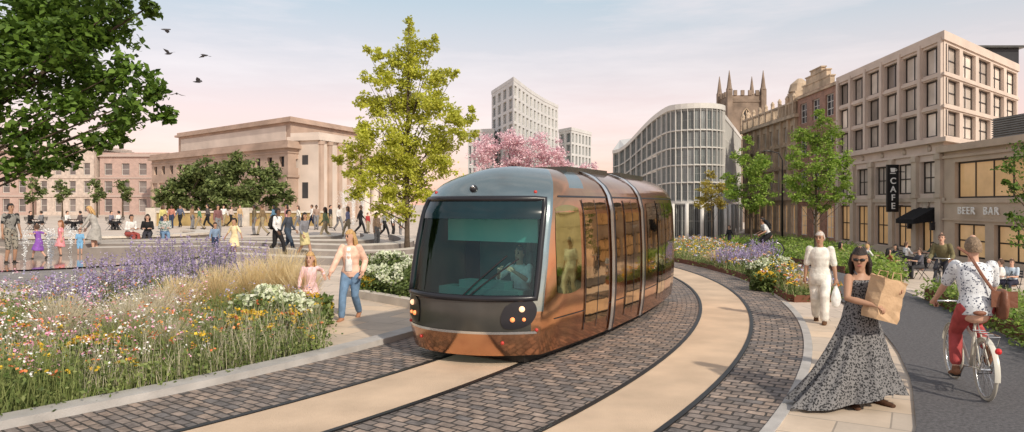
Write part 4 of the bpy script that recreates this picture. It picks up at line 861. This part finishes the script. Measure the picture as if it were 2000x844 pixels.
GL1=glassmat('glass_day',(.2,.17,.15),(.9,.8,.7),.1,.4); GL2=glassmat('glass_dark',(.02,.022,.025),(.07,.07,.075),.15,.15); GLO=glassmat('glass_office',(.1,.125,.13),(.3,.32,.32),.08,.3)
GLW=glassmat('glass_warm_glow',(.42,.27,.13),(.8,.57,.34),.1,.3); bw_=GLW.node_tree.nodes['Principled BSDF']; bw_.inputs['Emission Color'].default_value=(1,.58,.25,1); bw_.inputs['Emission Strength'].default_value=.16  # panes glow warm themselves, in place of lit rooms behind
FRM=mat('bronze_frame',(.025,.02,.018),r=.4,var=.1); WFR=mat('white_frame',(.66,.64,.6),r=.5,var=.05); GFR=mat('grey_frame',(.34,.35,.34),r=.5,var=.05)
# café building
cafe=[(24.1,40),(35,49.6),(36,62),(24.9,54.8)]
def cafeh(L):
    r=[]
    for i in range(6):
        B=L/6
        for c,d in ((6.1,7.55),(7.9,9.35),(9.7,11.25)): r.append((B*i+.22,B*(i+1)-.22,c,d,2,1))
    for i in range(5):
        B=L/5; r.append((B*i+.42,B*(i+1)-.42,2.85,4.72,3,2))
        if i<4: r.append((B*i+.38,B*(i+1)-.38,-.45,2.15,3,2))
    r.append((12.2,13.7,-.9,1.5,2,1)); return r
cb=bld('cafe_building','stone grid fronted corner building with a café on the ground floor','building',cafe,-1,11.8,ST2,{3:cafeh,0:grid(5,((6.1,7.55),(7.9,9.35),(9.7,11.25)),.1)},.35,FRM,GL1,[(5.7,5.95,.35),(5.1,5.25,.12),(2.35,2.6,.12,ST1),(7.63,7.8,.08),(9.43,9.6,.08),(11.4,11.9,.1),(-1.,-.5,.1,ST1)],ST2,sub=1,lowg=GLW,bar=.09)
fr,L=frame_of(cafe[3],cafe[0])
for i in range(6):
    t=MB(); a=min(max(L/5*i,.3),L-.3); t.hexa(a-.28,a+.28,.0,.2,-.5,5.1,0,fr); t.hexa(a-.34,a+.34,.0,.27,4.75,5.02,0,fr); t.hexa(a-.33,a+.33,0,.26,2.6,2.8,0,fr); t.build('pilaster',ST1,cb,w=1)
for i in range(7):
    t=MB(); a=min(max(L/6*i,.2),L-.2); t.hexa(a-.16,a+.16,.003,.16,5.95,11.6,0,fr); t.build('mullion_pier',ST2,cb,w=1)
for i in range(5):
    t=MB(); a=L/5*(i+.5); t.lathe([(.2,0),(.22,.03),(.1,.06),(.05,.09)],n=14,fn=lambda x,y,z:fr(a+x,z+.005,5.42+y)); t.build('rosette',ST1,cb,1,w=1)
t=MB(); t.lathe([(.36,0),(.36,.08),(.3,.1),(.3,.07)],n=24,fn=lambda x,y,z:fr(12.95+x,z+.01,2.2+y)); t.build('round_medallion',ST1,cb,1,w=1)
t=MB(); vs=[fr(11.9,.02,2.05),fr(14.0,.02,2.05),fr(14.0,1.25,1.35),fr(11.9,1.25,1.35),fr(14,1.25,1.1),fr(11.9,1.25,1.1),fr(14,.02,1.25),fr(11.9,.02,1.25)]
t.add(vs,[(0,1,2,3),(3,2,4,5),(1,6,4,2),(0,3,5,7)]); t.build('awning',cloth((.015,.015,.017)),cb,w=1)
for a in (11.6,14.2):
    t=MB(); t.hexa(a-.1,a+.1,.22,.42,.75,1.15,0,fr); t.hexa(a-.13,a+.13,.19,.45,1.15,1.2,0,fr); t.hexa(a-.02,a+.02,.02,.3,1.2,1.3,0,fr); t.build('wall_lantern',BKP,cb,w=1)
def text(body,size,m,parent,loc,rot,ext=.02,name='letter',sp=1.,off=.008):
    cu=bpy.data.curves.new('t','FONT'); cu.body=body; cu.size=size; cu.extrude=ext; cu.align_x='CENTER'; cu.align_y='CENTER'; cu.offset=off; cu.space_character=sp
    o=bpy.data.objects.new('t',cu); COL.objects.link(o); dg=bpy.context.evaluated_depsgraph_get(); me=bpy.data.meshes.new_from_object(o.evaluated_get(dg)); bpy.data.objects.remove(o)
    me.materials.clear(); me.materials.append(m); q=bpy.data.objects.new(name,me); COL.objects.link(q); q.parent=parent; q.location=V(loc)-(parent.location if parent else V()); q.rotation_euler=rot; return q
SGW=mat('sign_white',(.88,.88,.86),r=.5,var=.03)
sx,sy=23.72,44.7
sg_=thing('cafe_sign','black vertical sign with a cup and white letters spelling CAFE','sign',(sx,sy,1.75))
t=MB(); t.hexa(-.36,.36,-.08,.08,.0,2.95); t.build('panel',mat('sign_black',(.012,.012,.014),r=.4,var=.05),sg_)
for z in (.4,2.5): 
    t=MB(); t.tube([(.3,0,z),(.75,0,z)],.03); t.build('bracket',BKP,sg_)
for i,ch in enumerate('CAFE'): text(ch,.54,SGW,sg_,(sx,sy-.09,1.75+1.92-i*.52),(pi/2,0,0))
t=MB(); t.add([(-.14,-.1,2.48),(.1,-.1,2.48),(.14,-.1,2.74),(-.18,-.1,2.74)],[(0,1,2,3)]); t.add([(-.2,-.1,2.38),(.16,-.1,2.38),(.16,-.1,2.43),(-.2,-.1,2.43)],[(0,1,2,3)]); t.torus((.17,-.1,2.62),.06,.018,14,5); t.build('cup_emblem',SGW,sg_)
# beer bar
bb_=[(23.7,27),(34,27),(34,39.9),(24.05,39.9)]
def barh(L): return [(1.0,6.9,2.55,4.5,4,1),(8,12,2.55,4.5,3,1),(1.0,3.6,-.6,1.2,2,2),(4.3,7.2,-.6,1.2,2,2),(8,12,-.6,1.2,3,2)]
bbb=bld('bar_building','low stone building with big windows and a bar on the ground floor','building',bb_,-1,5.5,ST4,{3:barh},.35,FRM,GLW,[(5.1,5.45,.3),(4.75,4.9,.1),(2.3,2.42,.08),(1.35,1.45,.08)],ST4,sub=1,bar=.09)
bs_=thing('bar_sign','raised pale letters reading BEER BAR on the stone fascia','sign',(23.75,36.8,1.87))
for wd_,yy in (('BEER',37.6),('BAR',35.65)): text(wd_,.56,SGW,bs_,(23.82,yy,1.87),(pi/2,0,-pi/2),.03,'lettering',1.25,0)
lv=thing('roof_louvre','grey louvred plant screen on the roof of the bar','plant screen',(26.5,33.5,5.2)); t=MB(); t.hexa(-1.6,1.6,-4,3.6,0,1.45); t.build('casing',GUN,lv); t=MB()
for i in range(12): t.hexa(-1.68,-1.6,-4,3.6,.08+i*.115,.13+i*.115); 
t.build('louvre_blades',mat('louvre',(.16,.17,.17),r=.5),lv)
pv=thing('roof_pavilion','dark glazed rooftop room on the corner building','rooftop room',(32,52,11.4)); t=MB(); t.hexa(-3,3,-2.5,2.5,0,1.6); t.build('glazed_wall',GL2,pv); t=MB(); t.hexa(-3.3,3.3,-2.8,2.8,1.6,1.75); t.build('roof',GUN,pv)
# brick gable
bp=[(24.9,54.95),(36,56),(36,64),(25.1,63)]
gb=bld('brick_building','narrow brown brick building with a stepped shaped gable','building',bp,-1,11.7,BRK,{3:grid(3,((9.2,10.9),(6.3,8.1),(3.4,5.2),(-.4,2.1)),.22)},.25,WFR,GL2,[(11.4,11.6,.15,ST3),(2.5,2.8,.12,ST3),(5.6,5.75,.06,ST3),(8.5,8.65,.06,ST3)],ST3,ny=3,lowg=GLW)
fr,L=frame_of(bp[3],bp[0]); t=MB()
for a,b,c,d in ((1.2,L-1.2,11.7,12.4),(1.9,L-1.9,12.4,13.0),(2.9,L-2.9,13.0,13.4)): t.hexa(a,b,-.35,.0,c,d,0,fr); t.hexa(a-.1,b+.1,-.4,.06,d-.08,d+.02,0,fr)
t.build('gable',ST3,gb,w=1)
# ornate stone
op=[(25.1,63.1),(38,63.1),(38,78),(25.3,78)]
ob=bld('ornate_building','weathered ornate stone building with balustrade and many sash windows','building',op,-1,10.6,ST3,{3:grid(8,((7.9,9.3),(5.8,7.3),(3.6,5.2),(-.4,2.2)),.24)},.3,WFR,GL2,[(9.9,10.2,.4),(7.5,7.65,.15),(5.4,5.55,.2),(2.6,3.,.25)],ST3,lowg=GLW)
fr,L=frame_of(op[3],op[0]); t=MB()
t.hexa(0,L,.1,.3,11.2,11.35,0,fr)
for i in range(40): t.hexa(i*L/40+.1,i*L/40+.24,.14,.26,10.2,11.2,0,fr)
t.build('balustrade',ST3,ob,w=1)
for i in range(9):
    t=MB(); a=min(max(L/8*i,.2),L-.2); t.hexa(a-.17,a+.17,.0,.2,3.,9.9,0,fr); t.build('pier',ST3,ob,w=1); t=MB(); t.hexa(a-.14,a+.14,.05,.33,10.25,11.6,0,fr); t.lathe([(.16,11.6),(.2,11.8),(.05,12.05)],n=8,fn=lambda x,y,z:fr(a+x,.2+y,z)); t.build('finial',ST3,ob,w=1)
t=MB(); t.hexa(L-2.2,L-.3,-1.5,.05,10.6,12.3,0,fr); t.lathe([(1.0,12.3),(.8,13.0),(.2,13.5)],n=10,fn=lambda x,y,z:fr(L-1.2+x,-.7+y,z)); t.build('turret',ST3,ob,w=1)
# office: curved nose, left wing sweeps down to a lower roofline
op=[(16.2+2.7*math.cos(rad(a)),64.5+3.2*math.sin(rad(a))) for a in range(202,356,11)]
rgt=[(19.2+ (29-19.2)*k/9,66+(91-66)*k/9) for k in range(1,10)]
A0,A1=V((10.3,72.5)),V(op[0]); lft=[]
for k in range(0,10):
    q=k/10; p=A0.lerp(A1,q); nrm=V((-.72,-.69)); p=p+nrm*(-.55*math.sin(pi*q)); lft.append((p.x,p.y))
poly=op+rgt+[(30,100),(14.6,96)]+lft; rows=((2.6,4.05),(4.2,5.55),(5.7,7.05),(7.2,8.55),(8.7,10.3),(-.6,2.2)); HO={}
nl0=len(op)+len(rgt)+2
for i in range(len(poly)):
    if i<len(op)-1 or i>=nl0: HO[i]=grid(1,rows,.03)
    elif i<len(op)+8: HO[i]=grid(2,rows,.03)
ofc=bld('curved_office','modern glazed office building with rounded nose and a sweeping curved roofline','building',poly,-1,10.8,GFR,HO,.15,GFR,GLO,[(2.3,2.5,.1,WFR),(10.45,10.9,.15,WFR)]+[(z-.04,z+.04,.08,WFR) for z in (4.12,5.62,7.12,8.62)],nx=3,ny=2,bar=.035,lowg=GL2)
for i in range(len(poly)):
    fr,L=frame_of(poly[i],poly[(i+1)%len(poly)]); n=max(1,int(L/.7))
    if L>8: continue
    t=MB()
    for k in range(n): t.hexa(L*k/n-.022,L*k/n+.022,.0,.12,2.5,10.45,0,fr)
    t.build('fin_screen',WFR,ofc,w=1)
    if i%2==0: t=MB(); p=fr(0,.5,0); t.lathe([(.16,-1),(.16,2.3)],(p[0],p[1],0),8); t.build('column',WFR,ofc,1,w=1)
def slope(x): 
    q=max(0.,min(1.,(13.9-x)/(13.9-10.3))); return 1-.27*S(q)
seen=set()
for ch in ofc.children:
    if ch.data.name in seen: continue
    seen.add(ch.data.name)
    for v in ch.data.vertices: v.co.z*=slope(v.co.x+ofc.location.x)
# tower
tw=mat('tower_panel',(.58,.58,.57),r=.55,var=.08,sc=.3); rows=[(1+i*2.7,3.1+i*2.7) for i in range(10)]
bld('white_tower','tall pale concave sided tower block behind the tram','building',[(-4.8,169),(.32,150),(4.,166),(8,180.5),(12.4,193),(8,206),(-2,202)],0,28.8,tw,{0:grid(4,rows,.22),1:grid(4,rows,.22),2:grid(4,rows,.22),3:grid(4,rows,.22)},.4,WFR,GLO,[(28.2,29,.1)],tw,nx=2,ny=1)
bld('grey_block','grey office block with vertical bays left of the pale tower','building',[(-10,162),(-4,160),(-3.5,175),(-10,175)],0,19,tw,{0:grid(6,[(1+i*2.5,3+i*2.5) for i in range(7)],.2)},.4,GFR,GLO,[(18.5,19.2,.1)],tw,nx=1,ny=1)
bld('grey_block','grey office block with vertical bays right of the pale tower','building',[(10.6,162),(13,157),(18.6,168),(16,178)],0,19,tw,{0:grid(2,[(1+i*2.5,3+i*2.5) for i in range(7)],.2),1:grid(6,[(1+i*2.5,3+i*2.5) for i in range(7)],.2)},.4,GFR,GLO,[(18.5,19.2,.1)],tw,nx=1,ny=1)
# church
ct=thing('church_tower','dark gothic church tower with four pinnacles','church tower',(41.5,130,-1)); t=MB(); s=3.0
t.hexa(-s,s,-s,s,0,22.6); t.build('shaft',ST5,ct)
for sx_ in (-1,1):
    for sy_ in (-1,1):
        t=MB(); t.hexa(sx_*s-.45,sx_*s+.45,sy_*s-.45,sy_*s+.45,0,23.6); t.lathe([(.6,23.6),(.45,24.0),(.3,25.2),(.05,27.0)],(sx_*s,sy_*s,0),8); t.build('pinnacle',ST5,ct)
for i in range(4):
    for sy_ in (-1,1):
        for d in (0,1):
            a,b,c,e=-s+.75+i*1.3,-s+1.35+i*1.3,sy_*s-.2,sy_*s+.2; t=MB(); t.hexa(*((a,b,c,e) if d==0 else (c,e,a,b)),22.6,23.5); t.build('merlon',ST5,ct)
for z in (14.6,21.4):
    t=MB(); t.hexa(-s-.12,s+.12,-s-.12,s+.12,z,z+.3); t.build('string_course',ST5,ct)
for d in (0,1):
    t=MB(); pts=[(-.9,15.5),(.9,15.5),(.9,18.6),(.5,19.7),(0,20.3),(-.5,19.7),(-.9,18.6)]; t.add([(p[0],-s-.03,p[1]) if d==0 else (-s-.03,p[0],p[1]) for p in pts],[list(range(7))]); w=t.build('belfry_window',DARK,ct)
    t=MB(); t.tube([((p[0],-s-.06,p[1]) if d==0 else (-s-.06,p[0],p[1])) for p in pts+pts[:1]],.12,6); t.tube([(0,-s-.06,15.5) if d==0 else (-s-.06,0,15.5),(0,-s-.06,20) if d==0 else (-s-.06,0,20)],.1,6); t.build('tracery',ST3,w)
# hall
K=V((-27.5,88)); dl=V((-.75,.66)); dr=V((.35,.937)); nr=V((.937,-.35)); tp=lambda v:(v.x,v.y)
hp=[tp(K),tp(K+dr*26),tp(K+dr*26+dl*38),tp(K+dl*40)]
hl_=bld('city_hall','large classical stone hall with stepped attic and columned portico','building',hp,0,9.9,HAL,{3:grid(14,((6.9,8.2),(2.5,4.8)),.3),0:grid(6,((6.8,7.9),),.36)},.5,FRM,GL2,[(9.2,9.6,.5),(9.6,10.1,.25),(5.6,5.9,.2),(8.6,8.75,.12)],HAL,nx=1,ny=1)
fr,L=frame_of(hp[3],hp[0])
for i in range(15):
    t=MB(); a=min(max(L/14*i,.4),L-.4); t.hexa(a-.3,a+.3,0,.22,.2,5.6,0,fr); t.build('pilaster',HAL,hl_,w=1)
ap=offp(hp,-3.2); t=MB(); t.prism(ap,10.05,13.0); t.build('attic',HAL,hl_,w=1); t=MB(); t.prism(offp(ap,.5),13.0,13.3); t.prism(offp(ap,.2),13.3,13.7); t.build('cornice',HAL,hl_,w=1)
fr,L=frame_of(ap[3],ap[0]); t=MB(); t.hexa(1,L-1,.02,.08,10.7,12.6,0,fr); t.build('frieze',HALP,hl_,w=1)
def wing(a,b,o0,z,m,name):
    q=[K+dr*a+nr*o0,K+dr*b+nr*o0,K+dr*b-nr*1,K+dr*a-nr*1]; t=MB(); t.prism([tp(p) for p in q],0,z-1); t.prism(offp([tp(p) for p in q],.4),z-1,z-.5); t.prism(offp([tp(p) for p in q],.1),z-.5,z); t.build(name,m,hl_,w=1)
    f2,L2=frame_of(tp(q[0]),tp(q[1]))
    for i in range(int(L2/2.2)+1):
        t=MB(); x=min(max(i*2.2,.4),L2-.4); t.hexa(x-.35,x+.35,0,.3,.3,z-1.2,0,f2); t.hexa(x-.45,x+.45,0,.38,z-1.5,z-1.05,0,f2); t.build('pilaster',HAL,hl_,w=1)
    f3,L3=frame_of(tp(q[3]),tp(q[0]))
    for z0,z1 in ((7.2,8.4),(3,5)):
        t=MB(); t.hexa(L3*.4,L3*.62,-.1,.012,z0,z1,0,f3); t.build('window',GL2,hl_,w=1)
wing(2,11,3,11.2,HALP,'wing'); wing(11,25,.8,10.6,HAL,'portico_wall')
for i in range(6):
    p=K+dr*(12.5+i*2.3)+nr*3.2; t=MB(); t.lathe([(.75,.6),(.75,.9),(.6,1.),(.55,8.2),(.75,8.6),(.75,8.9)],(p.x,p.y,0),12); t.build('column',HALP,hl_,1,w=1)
q=[K+dr*11.5+nr*4.2,K+dr*25+nr*4.2,K+dr*25,K+dr*11.5]
for z0,z1,nm in ((8.9,10.2,'entablature'),(0,.6,'portico_step')): t=MB(); t.prism([tp(p) for p in q],z0,z1); t.build(nm,HALP,hl_,w=1)
# terrace row left, distance haze mixed into brick, stone and glass colours
for i,(x0,x1,h,m,lab) in enumerate(((-104,-80,11.8,BRP,'hazy red brick warehouse with rows of windows at far left'),(-79.6,-70,12.2,mat('haze_tinted_stone',(.54,.45,.39),r=.9),'hazy pale stone building between brick neighbours'),(-69.6,-58,11.0,BRP,'hazy brick building next to the stone hall'))):
    bld('terrace_building',lab,'building',[(x0,119+i),(x1,119+i),(x1,132),(x0,132)],0,h,m,{0:grid(max(4,int((x1-x0)/2.6)),((1,3.2),(4.2,6.2),(7.2,9.2)),.27)},.3,WFR,glassmat('haze_tinted_glass',(.14,.12,.12),(.22,.19,.18),.2,.2),[(h-.7,h-.3,.35),(3.5,3.8,.15),(6.6,6.8,.12)],nx=1,ny=2)
# mustard wall
lw=thing('retaining_wall','low mustard coloured stone wall behind the plaza people','wall',(-21,58,.4)); t=MB(); t.hexa(-8,7.2,-.3,.3,-.3,1.15); t.build('wall_face',mat('mustard_stone',(.36,.26,.11),r=.85,var=.25,sc=1.5),lw); t=MB(); t.hexa(-8.1,7.3,-.4,.4,1.15,1.3); t.build('coping',pale,lw)
for i in range(3):
    t=MB(); t.hexa(-8+i*7.5-.4,-8+i*7.5+.4,-.5,.5,-.3,1.55); t.build('pier',pale,lw)
# birds
BIR=mat('feathers',(.09,.09,.1),r=.8)
for i,(px,py,w,r) in enumerate(((325,58,'topmost dark bird in flight',.4),(330,105,'dark bird flying below the topmost one',-.3),(400,108,'rightmost dark bird in flight',1.2),(387,160,'dark bird below the rightmost bird',.2),(345,183,'lowest dark bird near the tree',2.))):
    p=W(px,py,25); o=thing('bird',w,'bird',p,r,'birds in the sky'); t=MB(); t.loft([(-.17,0,0),(-.08,0,0),(.04,0,.0),(.12,0,.02)],[(.03,.006),(.035,.03),(.04,.035),(.02,.02)],n=8); t.build('body',BIR,o,1)
    for sg in (1,-1):
        t=MB(); z=.12 if i%2 else -.06; t.add([(.06,.02*sg,.01),(.1,.14*sg,z*.7),(.02,.3*sg,z),(-.05,.14*sg,z*.6),(-.06,.02*sg,.01)],[(0,1,2,3,4)]); t.build('wing',BIR,o)
# street lamps
for i,(px,Yd) in enumerate(((1385,62),(1528,50))):
    x=PX(px,Yd); o=thing('street_lamp','slim %s street lamp with curved arm'%('black, by the curved office,','black, by the ornate building,')[i],'street lamp',(x,Yd,zg(x,Yd)),0,'street lamps'); t=MB(); t.tube([(0,0,0),(0,0,6.2),(-.25,0,6.7),(-.9,0,6.85)],[.08,.05,.04,.035],8); t.build('pole',BKP,o,1); t=MB(); t.loft([(-.8,0,6.83),(-1.3,0,6.85)],[(.12,.05),(.09,.03)],n=8); t.build('lamp_head',GUN,o,1)
# ---------------------------------------------------------------- light, sky, camera
w=bpy.data.worlds.new('World'); SC.world=w; w.use_nodes=True; n=w.node_tree.nodes; l=w.node_tree.links; n.clear()
sd=V((.55,-.84,.72)).normalized(); out=n.new('ShaderNodeOutputWorld')
sk=n.new('ShaderNodeTexSky'); sk.sky_type='NISHITA'; sk.sun_disc=False; sk.sun_elevation=math.asin(sd.z); sk.sun_rotation=math.atan2(sd.x,sd.y)
b1=n.new('ShaderNodeBackground'); b1.inputs[1].default_value=.05; l.new(sk.outputs[0],b1.inputs[0])
tc=n.new('ShaderNodeTexCoord'); sp=n.new('ShaderNodeSeparateXYZ'); l.new(tc.outputs['Generated'],sp.inputs[0])
rp=n.new('ShaderNodeValToRGB'); cr=rp.color_ramp; cr.elements[0].position=0; cr.elements[0].color=(.98,.47,.34,1); cr.elements[1].position=1; cr.elements[1].color=(.4,.41,.42,1)
for p,c in ((.06,(.97,.53,.43)),(.12,(.9,.6,.52)),(.18,(.76,.63,.58)),(.27,(.52,.58,.59))): e=cr.elements.new(p); e.color=c+(1,)
l.new(sp.outputs['Z'],rp.inputs[0])
mp=n.new('ShaderNodeMapping'); mp.inputs['Scale'].default_value=(1.2,1.2,8); l.new(tc.outputs['Generated'],mp.inputs[0]); nz=n.new('ShaderNodeTexNoise'); nz.inputs['Scale'].default_value=1.8; nz.inputs['Detail'].default_value=7; nz.inputs['Roughness'].default_value=.6; l.new(mp.outputs[0],nz.inputs['Vector'])
mr=n.new('ShaderNodeMapRange'); mr.inputs[1].default_value=.45; mr.inputs[2].default_value=.7; mr.inputs[4].default_value=.8; l.new(nz.outputs['Fac'],mr.inputs[0])
mx=n.new('ShaderNodeMixRGB'); mx.inputs[2].default_value=(.95,.79,.72,1); l.new(mr.outputs[0],mx.inputs[0]); l.new(rp.outputs[0],mx.inputs[1])
b2=n.new('ShaderNodeBackground'); b2.inputs[1].default_value=.87; l.new(mx.outputs[0],b2.inputs[0]); ad=n.new('ShaderNodeAddShader'); l.new(b1.outputs[0],ad.inputs[0]); l.new(b2.outputs[0],ad.inputs[1]); l.new(ad.outputs[0],out.inputs[0])
su=bpy.data.lights.new('sun','SUN'); su.energy=3.6; su.angle=rad(1.5); su.color=(1,.89,.74); so=bpy.data.objects.new('sun',su); COL.objects.link(so); so.rotation_euler=sd.to_track_quat('Z','Y').to_euler()
cam=bpy.data.cameras.new('camera'); co=bpy.data.objects.new('camera',cam); COL.objects.link(co); co.location=(0,0,EH); co.rotation_euler=(pi/2,0,0); cam.sensor_width=36; cam.lens=25.2; cam.shift_y=-.011; cam.clip_end=6000; cam.clip_start=.05; SC.camera=co
SC.view_settings.view_transform='Standard'; SC.view_settings.look='None'; SC.view_settings.exposure=0
